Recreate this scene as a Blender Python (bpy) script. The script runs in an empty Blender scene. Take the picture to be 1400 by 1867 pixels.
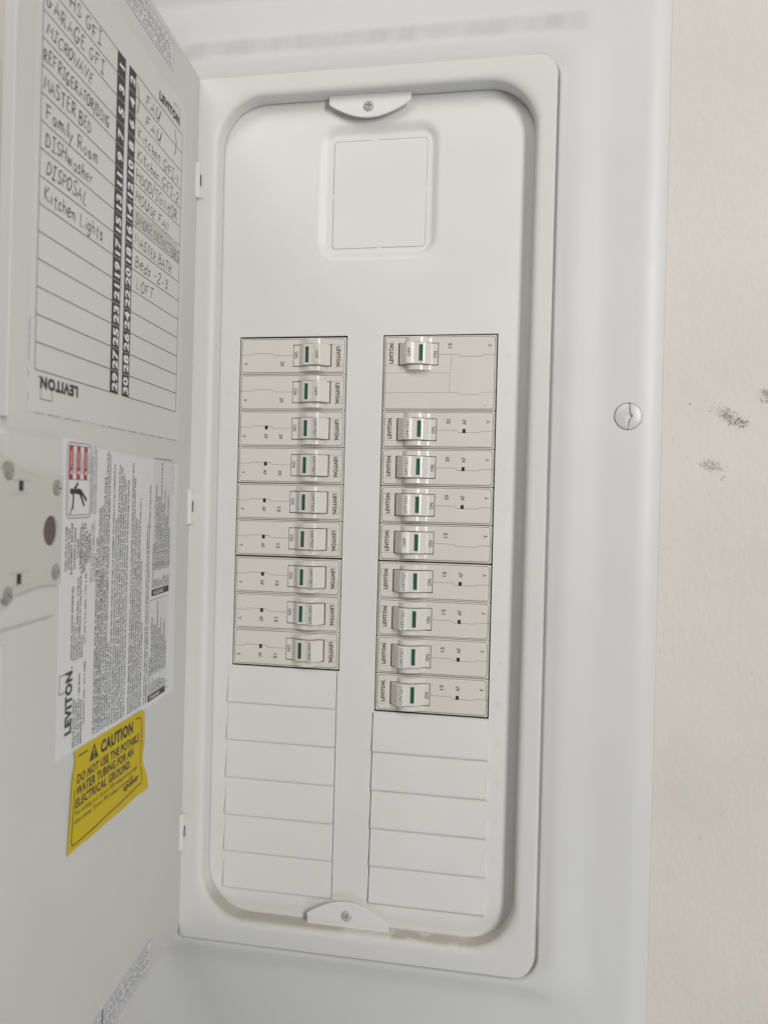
import bpy, bmesh, math, random
from mathutils import Matrix, Vector

random.seed(7)
sc = bpy.context.scene
COL = sc.collection
MM = 0.001                      # everything below is written in millimetres

# ------------------------------------------------------------------ camera
CAM_LOC = (118.12, -548.62, -118.97)
CAM_W = (-0.00142, 0.1840, 0.02544)          # small turn away from looking along +Y
FPX = 1500.4 / 1867.0                        # focal length / picture height


def rotvec(w):
    t = math.sqrt(sum(c * c for c in w))
    return Matrix.Rotation(t, 3, Vector(w) / t)


Rm = rotvec(CAM_W) @ Matrix(((1, 0, 0), (0, 0, -1), (0, 1, 0)))
right, up, back = Vector(Rm[0]), -Vector(Rm[1]), -Vector(Rm[2])
cd = bpy.data.cameras.new('camera')
cam = bpy.data.objects.new('camera', cd)
COL.objects.link(cam)
M4 = Matrix((right, up, back)).transposed().to_4x4()
M4.translation = Vector(CAM_LOC) * MM
cam.matrix_world = M4
cd.sensor_width = 36.0
cd.sensor_fit = 'AUTO'
cd.lens = FPX * 36.0
cd.clip_start = 0.01
cd.clip_end = 50.0
cd.dof.use_dof = True
cd.dof.focus_distance = 0.585
cd.dof.aperture_fstop = 10.0
sc.camera = cam

# ------------------------------------------------------------------ world, lamps, exposure
wd = bpy.data.worlds.new('World')
sc.world = wd
wd.use_nodes = True
bgn = wd.node_tree.nodes['Background']
bgn.inputs[0].default_value = (0.93, 0.96, 1.0, 1)
bgn.inputs[1].default_value = 0.015


def area_light(name, loc, target, sx, sy, power, col):
    ld = bpy.data.lights.new(name, 'AREA')
    ld.shape = 'RECTANGLE'
    ld.size, ld.size_y = sx, sy
    ld.energy = power
    ld.color = col
    o = bpy.data.objects.new(name, ld)
    COL.objects.link(o)
    o.location = loc
    d = Vector(target) - Vector(loc)
    o.rotation_euler = d.to_track_quat('-Z', 'Y').to_euler()
    return o


# daylight from a tall opening to the right of the viewer, and the pale ceiling above and behind
area_light('window_light', (1.20, -1.46, 0.36), (0.0, 0, -0.06), 0.30, 1.2, 22.0, (1.0, 0.99, 0.97))
area_light('ceiling_bounce_light', (-0.40, -1.30, 1.25), (0.0, 0, 0.0), 1.3, 0.7, 11.5, (1.0, 0.975, 0.945))
area_light('floor_daylight', (0.80, -1.10, -1.40), (0.2, 0, -0.2), 0.9, 0.6, 5.0, (0.88, 0.94, 1.0))
sc.view_settings.view_transform = 'Standard'
sc.view_settings.look = 'None'
sc.view_settings.exposure = 0.05
sc.view_settings.gamma = 1.0
sc.render.engine = 'CYCLES'
sc.cycles.max_bounces = 10
sc.cycles.diffuse_bounces = 6
sc.cycles.use_denoising = True

# ------------------------------------------------------------------ materials


def mat_base(name):
    m = bpy.data.materials.new(name)
    m.use_nodes = True
    nt = m.node_tree
    return m, nt, nt.nodes['Principled BSDF']


def N(nt, typ, **kw):
    n = nt.nodes.new(typ)
    for k, v in kw.items():
        if k in n.inputs:
            n.inputs[k].default_value = v
        else:
            setattr(n, k, v)
    return n


def paint(name, col, rough=0.45, var=0.03, bump=0.05, bscale=900.0, spec=0.5, var_scale=14.0, coat=0.0, dust=None):
    """sprayed paint or moulded plastic: faint tone drift, tiny orange-peel relief, uneven gloss"""
    m, nt, b = mat_base(name)
    tc = N(nt, 'ShaderNodeTexCoord')
    n1 = N(nt, 'ShaderNodeTexNoise', Scale=var_scale, Detail=5.0)
    nt.links.new(tc.outputs['Object'], n1.inputs['Vector'])
    mr = N(nt, 'ShaderNodeMapRange')
    mr.inputs['From Min'].default_value = 0.3
    mr.inputs['From Max'].default_value = 0.7
    mr.inputs['To Min'].default_value = 1 - var
    mr.inputs['To Max'].default_value = 1 + var
    nt.links.new(n1.outputs['Fac'], mr.inputs['Value'])
    mx = N(nt, 'ShaderNodeVectorMath', operation='MULTIPLY')
    mx.inputs[0].default_value = col
    nt.links.new(mr.outputs['Result'], mx.inputs[1])
    last = mx.outputs[0]
    if dust:
        last = dust(nt, tc, last)
    nt.links.new(last, b.inputs['Base Color'])
    n2 = N(nt, 'ShaderNodeTexNoise', Scale=bscale, Detail=2.0)
    nt.links.new(tc.outputs['Object'], n2.inputs['Vector'])
    bp = N(nt, 'ShaderNodeBump', Strength=bump, Distance=0.0004)
    nt.links.new(n2.outputs['Fac'], bp.inputs['Height'])
    nt.links.new(bp.outputs['Normal'], b.inputs['Normal'])
    n3 = N(nt, 'ShaderNodeTexNoise', Scale=60.0, Detail=4.0)
    nt.links.new(tc.outputs['Object'], n3.inputs['Vector'])
    mr3 = N(nt, 'ShaderNodeMapRange')
    mr3.inputs['To Min'].default_value = rough - 0.06
    mr3.inputs['To Max'].default_value = rough + 0.06
    nt.links.new(n3.outputs['Fac'], mr3.inputs['Value'])
    nt.links.new(mr3.outputs['Result'], b.inputs['Roughness'])
    b.inputs['Specular IOR Level'].default_value = spec
    b.inputs['Coat Weight'].default_value = coat
    return m


def math2(nt, op, a, b=None, c=None, clamp=False):
    n = N(nt, 'ShaderNodeMath', operation=op)
    n.use_clamp = clamp
    for i, x in enumerate((a, b, c)):
        if x is None:
            continue
        if hasattr(x, 'links'):
            nt.links.new(x, n.inputs[i])
        else:
            n.inputs[i].default_value = x
    return n.outputs[0]


def band(nt, v, lo, hi, soft):
    """1 between lo and hi, fading over soft"""
    a = N(nt, 'ShaderNodeMapRange', interpolation_type='SMOOTHSTEP')
    nt.links.new(v, a.inputs['Value'])
    a.inputs['From Min'].default_value = lo - soft
    a.inputs['From Max'].default_value = lo + soft
    c = N(nt, 'ShaderNodeMapRange', interpolation_type='SMOOTHSTEP')
    nt.links.new(v, c.inputs['Value'])
    c.inputs['From Min'].default_value = hi + soft
    c.inputs['From Max'].default_value = hi - soft
    return math2(nt, 'MULTIPLY', a.outputs[0], c.outputs[0])


def mixc(nt, fac, a, col):
    mx = N(nt, 'ShaderNodeMix', data_type='RGBA')
    if hasattr(fac, 'links'):
        nt.links.new(fac, mx.inputs[0])
    else:
        mx.inputs[0].default_value = fac
    nt.links.new(a, mx.inputs[6])
    mx.inputs[7].default_value = (*col, 1)
    return mx.outputs[2]


def cover_dust(nt, tc, last):
    """grey dust smeared along the sloping shelf over the door frame, with wiped streaks"""
    sp = N(nt, 'ShaderNodeSeparateXYZ')
    nt.links.new(tc.outputs['Object'], sp.inputs[0])
    nz = N(nt, 'ShaderNodeTexNoise', Scale=42.0, Detail=3.5, Roughness=0.55)
    mp = N(nt, 'ShaderNodeMapping')
    mp.inputs['Rotation'].default_value = (0, 0.6, 0)
    mp.inputs['Scale'].default_value = (1.6, 1.0, 0.4)
    nt.links.new(tc.outputs['Object'], mp.inputs[0])
    nt.links.new(mp.outputs[0], nz.inputs['Vector'])
    mr = N(nt, 'ShaderNodeMapRange')
    nt.links.new(nz.outputs['Fac'], mr.inputs['Value'])
    mr.inputs['From Min'].default_value = 0.36
    mr.inputs['From Max'].default_value = 0.62
    bz = band(nt, sp.outputs['Z'], 0.1935, 0.2060, 0.0030)
    bx = band(nt, sp.outputs['X'], -0.135, 0.142, 0.006)
    f = math2(nt, 'MULTIPLY', bz, bx)
    f2 = math2(nt, 'MULTIPLY', f, math2(nt, 'MULTIPLY_ADD', mr.outputs[0], 0.6, 0.4))
    out = mixc(nt, math2(nt, 'MULTIPLY', f2, 0.34), last, (0.36, 0.355, 0.34))
    sp2 = N(nt, 'ShaderNodeTexVoronoi', Scale=55.0)
    nt.links.new(tc.outputs['Object'], sp2.inputs['Vector'])
    lt = math2(nt, 'LESS_THAN', sp2.outputs['Distance'], 0.030)
    bz2 = band(nt, sp.outputs['Z'], 0.165, 0.206, 0.004)
    sel = math2(nt, 'GREATER_THAN', sp2.outputs['Color'], 0.62)
    return mixc(nt, math2(nt, 'MULTIPLY', math2(nt, 'MULTIPLY', math2(nt, 'MULTIPLY', lt, bz2), sel), 0.7), out, (0.25, 0.24, 0.22))


def trim_dust(nt, tc, last):
    """tan dust lying in the bottom of the opening, rubbed off in patches"""
    sp = N(nt, 'ShaderNodeSeparateXYZ')
    nt.links.new(tc.outputs['Object'], sp.inputs[0])
    deep = N(nt, 'ShaderNodeMapRange', interpolation_type='SMOOTHSTEP')
    nt.links.new(sp.outputs['Y'], deep.inputs['Value'])
    deep.inputs['From Min'].default_value = -0.0118
    deep.inputs['From Max'].default_value = -0.0085
    low = N(nt, 'ShaderNodeMapRange', interpolation_type='SMOOTHSTEP')
    nt.links.new(sp.outputs['Z'], low.inputs['Value'])
    low.inputs['From Min'].default_value = -0.375
    low.inputs['From Max'].default_value = -0.393
    nz = N(nt, 'ShaderNodeTexNoise', Scale=38.0, Detail=5.0, Roughness=0.6)
    nt.links.new(tc.outputs['Object'], nz.inputs['Vector'])
    n2 = N(nt, 'ShaderNodeTexNoise', Scale=55.0, Detail=3.0, Roughness=0.5)
    nt.links.new(tc.outputs['Object'], n2.inputs['Vector'])
    pm = N(nt, 'ShaderNodeMapRange', interpolation_type='SMOOTHSTEP')
    nt.links.new(n2.outputs['Fac'], pm.inputs['Value'])
    pm.inputs['From Min'].default_value = 0.47
    pm.inputs['From Max'].default_value = 0.56
    patch = pm.outputs[0]
    rub = band(nt, sp.outputs['X'], -0.004, 0.078, 0.004)
    keep = math2(nt, 'SUBTRACT', 1.0, math2(nt, 'MULTIPLY', math2(nt, 'MULTIPLY', patch, rub), 0.6))
    f = math2(nt, 'MULTIPLY', math2(nt, 'MULTIPLY', deep.outputs[0], low.outputs[0]), keep)
    out = mixc(nt, math2(nt, 'MULTIPLY', f, 0.72), last, (0.42, 0.385, 0.30))
    v2 = N(nt, 'ShaderNodeTexVoronoi', Scale=48.0)
    nt.links.new(tc.outputs['Object'], v2.inputs['Vector'])
    dots = math2(nt, 'MULTIPLY', math2(nt, 'LESS_THAN', v2.outputs['Distance'], 0.028), math2(nt, 'GREATER_THAN', v2.outputs['Color'], 0.72))
    return mixc(nt, math2(nt, 'MULTIPLY', dots, 0.65), out, (0.22, 0.21, 0.19))


def plate_specks(nt, tc, last):
    v2 = N(nt, 'ShaderNodeTexVoronoi', Scale=40.0)
    nt.links.new(tc.outputs['Object'], v2.inputs['Vector'])
    dots = math2(nt, 'MULTIPLY', math2(nt, 'LESS_THAN', v2.outputs['Distance'], 0.018), math2(nt, 'GREATER_THAN', v2.outputs['Color'], 0.75))
    return mixc(nt, math2(nt, 'MULTIPLY', dots, 0.5), last, (0.25, 0.24, 0.21))


MAT = {}
MAT['cover'] = paint('cool_white_enamel', (0.70, 0.695, 0.682), 0.42, 0.015, 0.03, 500, dust=cover_dust)
MAT['trim'] = paint('warm_white_enamel', (0.72, 0.715, 0.69), 0.5, 0.015, 0.03, 600, dust=trim_dust)
MAT['plate'] = paint('white_enamel', (0.765, 0.76, 0.735), 0.44, 0.02, 0.03, 600, dust=plate_specks)
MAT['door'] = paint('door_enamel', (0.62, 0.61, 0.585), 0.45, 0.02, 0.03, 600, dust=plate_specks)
MAT['breaker'] = paint('breaker_plastic', (0.74, 0.708, 0.64), 0.15, 0.02, 0.02, 1400, dust=plate_specks)
MAT['handle'] = paint('handle_plastic', (0.745, 0.718, 0.655), 0.22, 0.015, 0.02, 1400)
MAT['latch'] = paint('latch_plastic', (0.56, 0.55, 0.50), 0.5, 0.02, 0.05, 900)
MAT['lock'] = paint('lock_brown', (0.11, 0.09, 0.08), 0.5, 0.1, 0.05, 900)
MAT['green'] = paint('green_plastic', (0.012, 0.10, 0.06), 0.45, 0.08, 0.1, 1500)
MAT['ink'] = paint('black_ink', (0.022, 0.022, 0.024), 0.5, 0.2, 0.0)
MAT['grey_ink'] = paint('grey_ink', (0.075, 0.073, 0.065), 0.55, 0.25, 0.0, var_scale=300)
MAT['faint_ink'] = paint('faint_ink', (0.17, 0.165, 0.15), 0.55, 0.25, 0.0, var_scale=200)
MAT['pen'] = paint('pen_ink', (0.016, 0.016, 0.02), 0.5, 0.3, 0.0, var_scale=500)
MAT['small_ink'] = paint('label_ink', (0.028, 0.028, 0.03), 0.5, 0.3, 0.0, var_scale=300)
MAT['black'] = paint('black_plastic_and_shade', (0.012, 0.012, 0.013), 0.5, 0.1, 0.0)
MAT['dark'] = paint('dark_steel_and_shade', (0.03, 0.03, 0.03), 0.7, 0.1, 0.0)
MAT['card'] = paint('card_film', (0.64, 0.63, 0.61), 0.34, 0.015, 0.02, 700)
MAT['label'] = paint('label_paper', (0.69, 0.695, 0.71), 0.42, 0.02, 0.08, 300)
MAT['tape'] = paint('grey_tape', (0.50, 0.485, 0.455), 0.4, 0.05, 0.1, 200)
MAT['yellow'] = paint('yellow_vinyl', (0.59, 0.44, 0.006), 0.55, 0.03, 0.05, 500, spec=0.2)
MAT['red'] = paint('red_ink', (0.43, 0.022, 0.03), 0.45, 0.1, 0.0)
MAT['white_ink'] = paint('white_ink', (0.75, 0.74, 0.73), 0.5, 0.05, 0.0)
MAT['edge_mark'] = paint('edge_grime', (0.33, 0.32, 0.30), 0.6, 0.3, 0.0, var_scale=120)


def metal(name, col, rough):
    m, nt, b = mat_base(name)
    tc = N(nt, 'ShaderNodeTexCoord')
    n = N(nt, 'ShaderNodeTexNoise', Scale=900.0, Detail=3.0)
    nt.links.new(tc.outputs['Object'], n.inputs['Vector'])
    mr = N(nt, 'ShaderNodeMapRange')
    mr.inputs['To Min'].default_value = rough - 0.1
    mr.inputs['To Max'].default_value = rough + 0.12
    nt.links.new(n.outputs['Fac'], mr.inputs['Value'])
    nt.links.new(mr.outputs[0], b.inputs['Roughness'])
    b.inputs['Base Color'].default_value = (*col, 1)
    b.inputs['Metallic'].default_value = 1.0
    return m


MAT['steel'] = metal('zinc_steel', (0.46, 0.46, 0.43), 0.48)
MAT['screw_paint'] = paint('painted_screw', (0.68, 0.68, 0.67), 0.3, 0.05, 0.05, 700)


MAT['tab_screw'] = paint('grey_screw', (0.47, 0.47, 0.45), 0.38, 0.06, 0.05, 700)


def wall_material():
    m, nt, b = mat_base('painted_drywall')
    tc = N(nt, 'ShaderNodeTexCoord')
    sp = N(nt, 'ShaderNodeSeparateXYZ')
    nt.links.new(tc.outputs['Object'], sp.inputs[0])
    big = N(nt, 'ShaderNodeTexNoise', Scale=9.0, Detail=4.0)
    nt.links.new(tc.outputs['Object'], big.inputs['Vector'])
    cr = N(nt, 'ShaderNodeValToRGB')
    cr.color_ramp.elements[0].position = 0.35
    cr.color_ramp.elements[0].color = (0.70, 0.655, 0.595, 1)
    cr.color_ramp.elements[1].position = 0.68
    cr.color_ramp.elements[1].color = (0.755, 0.70, 0.648, 1)
    nt.links.new(big.outputs['Fac'], cr.inputs[0])
    mp = N(nt, 'ShaderNodeMapping')
    mp.inputs['Scale'].default_value = (1.0, 1.0, 0.6)
    nt.links.new(tc.outputs['Object'], mp.inputs[0])
    peel = N(nt, 'ShaderNodeTexNoise', Scale=330.0, Detail=3.0, Roughness=0.55)
    nt.links.new(mp.outputs[0], peel.inputs['Vector'])
    peel2 = N(nt, 'ShaderNodeTexNoise', Scale=110.0, Detail=2.0)
    nt.links.new(mp.outputs[0], peel2.inputs['Vector'])
    col = cr.outputs[0]
    # pits of the grain, tinted darker
    pit = N(nt, 'ShaderNodeMapRange')
    nt.links.new(peel.outputs['Fac'], pit.inputs['Value'])
    pit.inputs['From Min'].default_value = 0.34
    pit.inputs['From Max'].default_value = 0.22
    col = mixc(nt, math2(nt, 'MULTIPLY', pit.outputs[0], 0.28, clamp=True), col, (0.33, 0.30, 0.25))
    # dark rubbed scuffs: oval patches broken up by the wall's grain, each (x, z, half length, half width, slant, strength)
    fine = N(nt, 'ShaderNodeTexNoise', Scale=850.0, Detail=3.0, Roughness=0.7)
    nt.links.new(tc.outputs['Object'], fine.inputs['Vector'])
    mid = N(nt, 'ShaderNodeTexNoise', Scale=160.0, Detail=2.0)
    nt.links.new(tc.outputs['Object'], mid.inputs['Vector'])
    for (x, z, a, w, ang, st) in ((0.2345, -0.0535, 0.0165, 0.0072, -0.50, 0.60), (0.2425, -0.0580, 0.0070, 0.0055, -0.5, 0.72),
                                  (0.2265, -0.0850, 0.0120, 0.0055, -0.15, 0.53), (0.2590, -0.0400, 0.0110, 0.0080, 0.2, 0.60),
                                  (0.2325, -0.0925, 0.0035, 0.0008, 0.95, 1.15), (0.2115, -0.0460, 0.0018, 0.0006, 1.4, 0.8)):
        ca, sa = math.cos(ang), math.sin(ang)
        dx = math2(nt, 'SUBTRACT', sp.outputs['X'], x)
        dz = math2(nt, 'SUBTRACT', sp.outputs['Z'], z)
        uu = math2(nt, 'MULTIPLY', math2(nt, 'ADD', math2(nt, 'MULTIPLY', dx, ca), math2(nt, 'MULTIPLY', dz, sa)), 1 / a)
        vv = math2(nt, 'MULTIPLY', math2(nt, 'SUBTRACT', math2(nt, 'MULTIPLY', dz, ca), math2(nt, 'MULTIPLY', dx, sa)), 1 / w)
        r2 = math2(nt, 'ADD', math2(nt, 'MULTIPLY', uu, uu), math2(nt, 'MULTIPLY', vv, vv))
        fall = math2(nt, 'SUBTRACT', 1.0, r2, clamp=True)
        thr = math2(nt, 'ADD', math2(nt, 'MULTIPLY', fall, 0.34), math2(nt, 'MULTIPLY', math2(nt, 'SUBTRACT', mid.outputs['Fac'], 0.5), 0.25))
        k = math2(nt, 'ADD', math2(nt, 'SUBTRACT', fine.outputs['Fac'], 0.70), thr)
        k = math2(nt, 'MULTIPLY', k, 6.0, clamp=True)
        k = math2(nt, 'MULTIPLY', math2(nt, 'MULTIPLY', k, math2(nt, 'MULTIPLY', fall, 6.0, clamp=True)), min(1.0, st * 1.25), clamp=True)
        col = mixc(nt, math2(nt, 'MULTIPLY', k, 0.9), col, (0.125, 0.115, 0.105))
    nt.links.new(col, b.inputs['Base Color'])
    h = math2(nt, 'ADD', math2(nt, 'MULTIPLY', peel.outputs['Fac'], 0.6), math2(nt, 'MULTIPLY', peel2.outputs['Fac'], 1.0))
    bp = N(nt, 'ShaderNodeBump', Strength=0.6, Distance=0.0007)
    nt.links.new(h, bp.inputs['Height'])
    nt.links.new(bp.outputs['Normal'], b.inputs['Normal'])
    b.inputs['Roughness'].default_value = 0.62
    b.inputs['Specular IOR Level'].default_value = 0.35
    return m


MAT['wall'] = wall_material()

# ------------------------------------------------------------------ mesh helpers


class MB:
    def __init__(self):
        self.v, self.f, self.m = [], [], []

    def add(self, verts, faces, mi=0):
        k = len(self.v)
        self.v += [tuple(p) for p in verts]
        self.f += [tuple(i + k for i in fc) for fc in faces]
        self.m += [mi] * len(faces)

    def quad(self, a, b, c, d, mi=0):
        self.add((a, b, c, d), ((0, 1, 2, 3),), mi)

    def mesh(self, name, mats, smooth=None):
        me = bpy.data.meshes.new(name)
        me.from_pydata([(x * MM, y * MM, z * MM) for x, y, z in self.v], [], self.f)
        for mt in mats:
            me.materials.append(MAT[mt])
        me.polygons.foreach_set('material_index', self.m)
        if smooth is not None:
            me.polygons.foreach_set('use_smooth', [True] * len(me.polygons))
            me.update()
            me.set_sharp_from_angle(angle=math.radians(smooth))
        me.update()
        return me

    def build(self, name, mats, parent=None, smooth=None, weld=False):
        if isinstance(mats, str):
            mats = (mats,)
        me = self.mesh(name, mats, smooth)
        if weld:
            bm = bmesh.new()
            bm.from_mesh(me)
            bmesh.ops.remove_doubles(bm, verts=bm.verts, dist=1e-6)
            bm.to_mesh(me)
            bm.free()
            if smooth is not None:
                me.set_sharp_from_angle(angle=math.radians(smooth))
        return link(name, me, parent)


def link(name, data, parent=None):
    o = bpy.data.objects.new(name, data)
    COL.objects.link(o)
    if parent is not None:
        o.parent = parent
    return o


def thing(name, label, cat, loc=(0, 0, 0), group=None):
    o = link(name, None)
    o.empty_display_size = 0.02
    o.location = Vector(loc) * MM
    o['label'] = label
    o['category'] = cat
    if group:
        o['group'] = group
    return o


def rr(x0, x1, z0, z1, r, n=8, taper=(0, 0)):
    """rounded rectangle outline, anticlockwise for the viewer; r = one radius or (TR, TL, BL, BR)"""
    if not isinstance(r, (tuple, list)):
        r = (r,) * 4
    out = []
    for i, (cx, cz) in enumerate(((x1, z1), (x0, z1), (x0, z0), (x1, z0))):
        rad = max(r[i], 0.001)
        ox = cx - rad if i in (0, 3) else cx + rad
        oz = cz - rad if i in (0, 1) else cz + rad
        for k in range(n + 1):
            a = math.pi / 2 * (i + k / n)
            out.append((ox + rad * math.cos(a), oz + rad * math.sin(a)))
    if taper != (0, 0):
        o2 = []
        for x, z in out:
            t = (z1 - z) / (z1 - z0)
            f = (x - x0) / (x1 - x0)
            o2.append((x + t * (taper[0] * (1 - f) + taper[1] * f), z))
        out = o2
    return out


def soften(params, frac=0.4, n=4):
    """round every inner corner of a list of numeric rows with a small curve"""
    out = [params[0]]
    for i in range(1, len(params) - 1):
        p0, p, p1 = params[i - 1], params[i], params[i + 1]
        f = frac if not isinstance(frac, (list, tuple)) else frac[i]
        if not isinstance(f, tuple) and f <= 0:
            out.append(p)
            continue
        f0, f1 = (f if isinstance(f, tuple) else (f, f))
        a = [x + (y - x) * f0 for x, y in zip(p, p0)]
        b = [x + (y - x) * f1 for x, y in zip(p, p1)]
        for k in range(n + 1):
            t = k / n
            out.append([(1 - t) ** 2 * u + 2 * t * (1 - t) * v + t * t * w for u, v, w in zip(a, p, b)])
    out.append(params[-1])
    return out


def loft(mb, params, n=8, taper=(0, 0), mi=0, cap=False):
    """params rows: x0, x1, z0, z1, rTR, rTL, rBL, rBR, y ; from the outside in"""
    loops = [[(x, p[8], z) for x, z in rr(p[0], p[1], p[2], p[3], p[4:8], n, taper)] for p in params]
    base = len(mb.v)
    L = len(loops[0])
    verts = [q for lp in loops for q in lp]
    faces = []
    for i in range(len(loops) - 1):
        for j in range(L):
            k = (j + 1) % L
            faces.append((i * L + j, i * L + k, (i + 1) * L + k, (i + 1) * L + j))
    if cap:
        faces.append(tuple((len(loops) - 1) * L + j for j in range(L)))
    mb.add(verts, faces, mi)


def R(x0, x1, z0, z1, r, y):
    if not isinstance(r, (tuple, list)):
        r = (r,) * 4
    return [x0, x1, z0, z1, *r, y]


def inset(p, d, y=None, rd=None):
    q = list(p)
    q[0] += d
    q[1] -= d
    q[2] += d
    q[3] -= d
    for i in range(4, 8):
        q[i] = max(0.001, q[i] - (d if rd is None else rd))
    if y is not None:
        q[8] = y
    return q


def box(mb, x0, x1, y0, y1, z0, z1, mi=0):
    v = [(x, y, z) for x in (x0, x1) for y in (y0, y1) for z in (z0, z1)]
    mb.add(v, ((0, 1, 3, 2), (4, 6, 7, 5), (0, 4, 5, 1), (2, 3, 7, 6), (0, 2, 6, 4), (1, 5, 7, 3)), mi)


def prism(mb, outline, y0, y1, mi=0):
    """outline of (x, z) in the panel's plane, front at y0, back at y1"""
    n = len(outline)
    mb.add([(x, y0, z) for x, z in outline] + [(x, y1, z) for x, z in outline],
           [tuple(range(n))] + [(i, i + n, (i + 1) % n + n, (i + 1) % n) for i in range(n)], mi)


# ---- lettering: strings become flat polygons, laid on a surface by a mapping function
_tc = {}


def text_poly(s, bold=0.0, res=2):
    key = (s, bold, res)
    if key not in _tc:
        cu = bpy.data.curves.new('t', 'FONT')
        cu.body = s
        cu.size = 1.0
        cu.resolution_u = res
        cu.offset = bold
        cu.space_character = 1.0 + bold * 2.2
        cu.fill_mode = 'FRONT'
        ob = bpy.data.objects.new('t', cu)
        COL.objects.link(ob)
        me = ob.evaluated_get(bpy.context.evaluated_depsgraph_get()).to_mesh()
        vs = [(p.co.x, p.co.y) for p in me.vertices]
        fs = [tuple(p.vertices) for p in me.polygons]
        ob.evaluated_get(bpy.context.evaluated_depsgraph_get()).to_mesh_clear()
        bpy.data.objects.remove(ob)
        bpy.data.curves.remove(cu)
        if vs:
            xs = [p[0] for p in vs]
            x0, x1 = min(xs), max(xs)
            vs = [(x - x0, y) for x, y in vs]
            w = x1 - x0
        else:
            w = 0
        _tc[key] = (vs, fs, w)
    return _tc[key]


CAP = 0.73          # capital height of the built-in letters at size 1


def put_text(mb, s, cap, fmap, mi=0, bold=0.0, length=None, res=2):
    """cap = capital height in mm; fmap(tx, ty) -> 3D point; length = width to fit"""
    vs, fs, w = text_poly(s, bold, res)
    k = cap / CAP
    kx = (length / w) if length and w else k
    mb.add([fmap(x * kx, y * k) for x, y in vs], fs, mi)
    return w * kx


def stroke(mb, pts, w, fmap, mi=0):
    """a pen or printed line through 2D points"""
    L, Rr = [], []
    n = len(pts)
    for i, (x, y) in enumerate(pts):
        a = pts[max(0, i - 1)]
        b = pts[min(n - 1, i + 1)]
        dx, dy = b[0] - a[0], b[1] - a[1]
        l = math.hypot(dx, dy) or 1.0
        nx, ny = -dy / l * w / 2, dx / l * w / 2
        L.append(fmap(x + nx, y + ny))
        Rr.append(fmap(x - nx, y - ny))
    mb.add(L + Rr, [(i, i + n, i + n + 1, i + 1) for i in range(n - 1)], mi)


def rect2(mb, x0, x1, y0, y1, fmap, mi=0):
    mb.add([fmap(x0, y0), fmap(x1, y0), fmap(x1, y1), fmap(x0, y1)], ((0, 1, 2, 3),), mi)


# ------------------------------------------------------------------ wall
mb = MB()
loft(mb, [R(-2200, 2200, -1500, 1700, 0.01, 0.6), R(-186, 186, -470, 234, 0.01, 0.6), R(-186, 186, -470, 234, 0.01, 14)], n=1)
wall = mb.build('wall', 'wall')
wall['kind'] = 'structure'
wall['label'] = 'beige painted wall with fine texture and dark scuff marks'

# ------------------------------------------------------------------ electrical panel: sheet metal
panel = thing('electrical_panel', 'white recessed breaker panel with rounded opening and two columns of breakers, set in the wall', 'electrical panel', (0, 0, 0))

mb = MB()
CO = [R(-191, 194.6, -508, 243, 6, 0.2),
      R(-190.6, 194.2, -507.6, 242.6, 6, -0.9),
      R(-182, 185.5, -499, 234, 10, -5.2),
      R(-155, 157, -435, 207, 18, -5.6),
      R(-131, 135.4, -421.2, 192, 22, -9.3),
      R(-121.8, 125.5, -418.5, 178.4, 14, -7.4),
      R(-121.4, 125.0, -418.0, 177.9, 13.6, -4.6),
      R(-112, 116, -408, 169, 12, -4.4)]
loft(mb, soften(CO, [0, 0.3, (0.6, 0.3), (0.22, 0.30), (0.30, 0.45), (0.15, 0.3), 0, 0], 5), n=10)
cover = mb.build('cover', 'cover', panel, smooth=40)

TAPER = (1.8, -1.8)
mb = MB()
to = R(-120.8, 124.2, -417.4, 177.2, (13, 3, 3, 13), -4.3)
lip = R(-107.2, 112.6, -403.6, 164.2, 33, -12.0)
TR = [to, inset(to, 0.05, -11.7), inset(to, 0.45, -12.0),
      lip, R(-105.3, 111.2, -401.4, 163.0, 32, -9.0), R(-105.0, 110.9, -400.9, 162.8, 32, 0.2)]
loft(mb, soften(TR, [0, 0.3, 0.3, (0.30, 0.9), (0.3, 0.2), 0], 6), n=14, taper=TAPER)
trim = mb.build('door_frame', 'trim', panel, smooth=50)

# dead front plate with the two breaker openings, the filler windows and the square recess
LX0, LX1, RX0, RX1 = -89.1, -13.03, 13.03, 89.1
PY = 1.0
holes = [(-89.75, -12.55, -229.5, 0.75), (12.5, 89.75, -255.1, 0.75),
         (-92.0, -13.7, -385.9, -230.4), (11.3, 89.6, -385.9, -256.0),
         (-52.0, 64.0, 38.0, 158.0)]
mb = MB()
xs = sorted({-118, 122, *[h[0] for h in holes], *[h[1] for h in holes]})
zs = sorted({-412, 172, *[h[2] for h in holes], *[h[3] for h in holes]})
for i in range(len(xs) - 1):
    for j in range(len(zs) - 1):
        cx, cz = (xs[i] + xs[i + 1]) / 2, (zs[j] + zs[j + 1]) / 2
        if any(h[0] < cx < h[1] and h[2] < cz < h[3] for h in holes):
            continue
        mb.quad((xs[i], PY, zs[j]), (xs[i + 1], PY, zs[j]), (xs[i + 1], PY, zs[j + 1]), (xs[i], PY, zs[j + 1]))
for h in holes[:4]:
    x0, x1, z0, z1 = h
    for a, b in (((x0, z0), (x1, z0)), ((x1, z0), (x1, z1)), ((x1, z1), (x0, z1)), ((x0, z1), (x0, z0))):
        mb.quad((a[0], PY, a[1]), (b[0], PY, b[1]), (b[0], PY + 1.6, b[1]), (a[0], PY + 1.6, a[1]))
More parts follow.
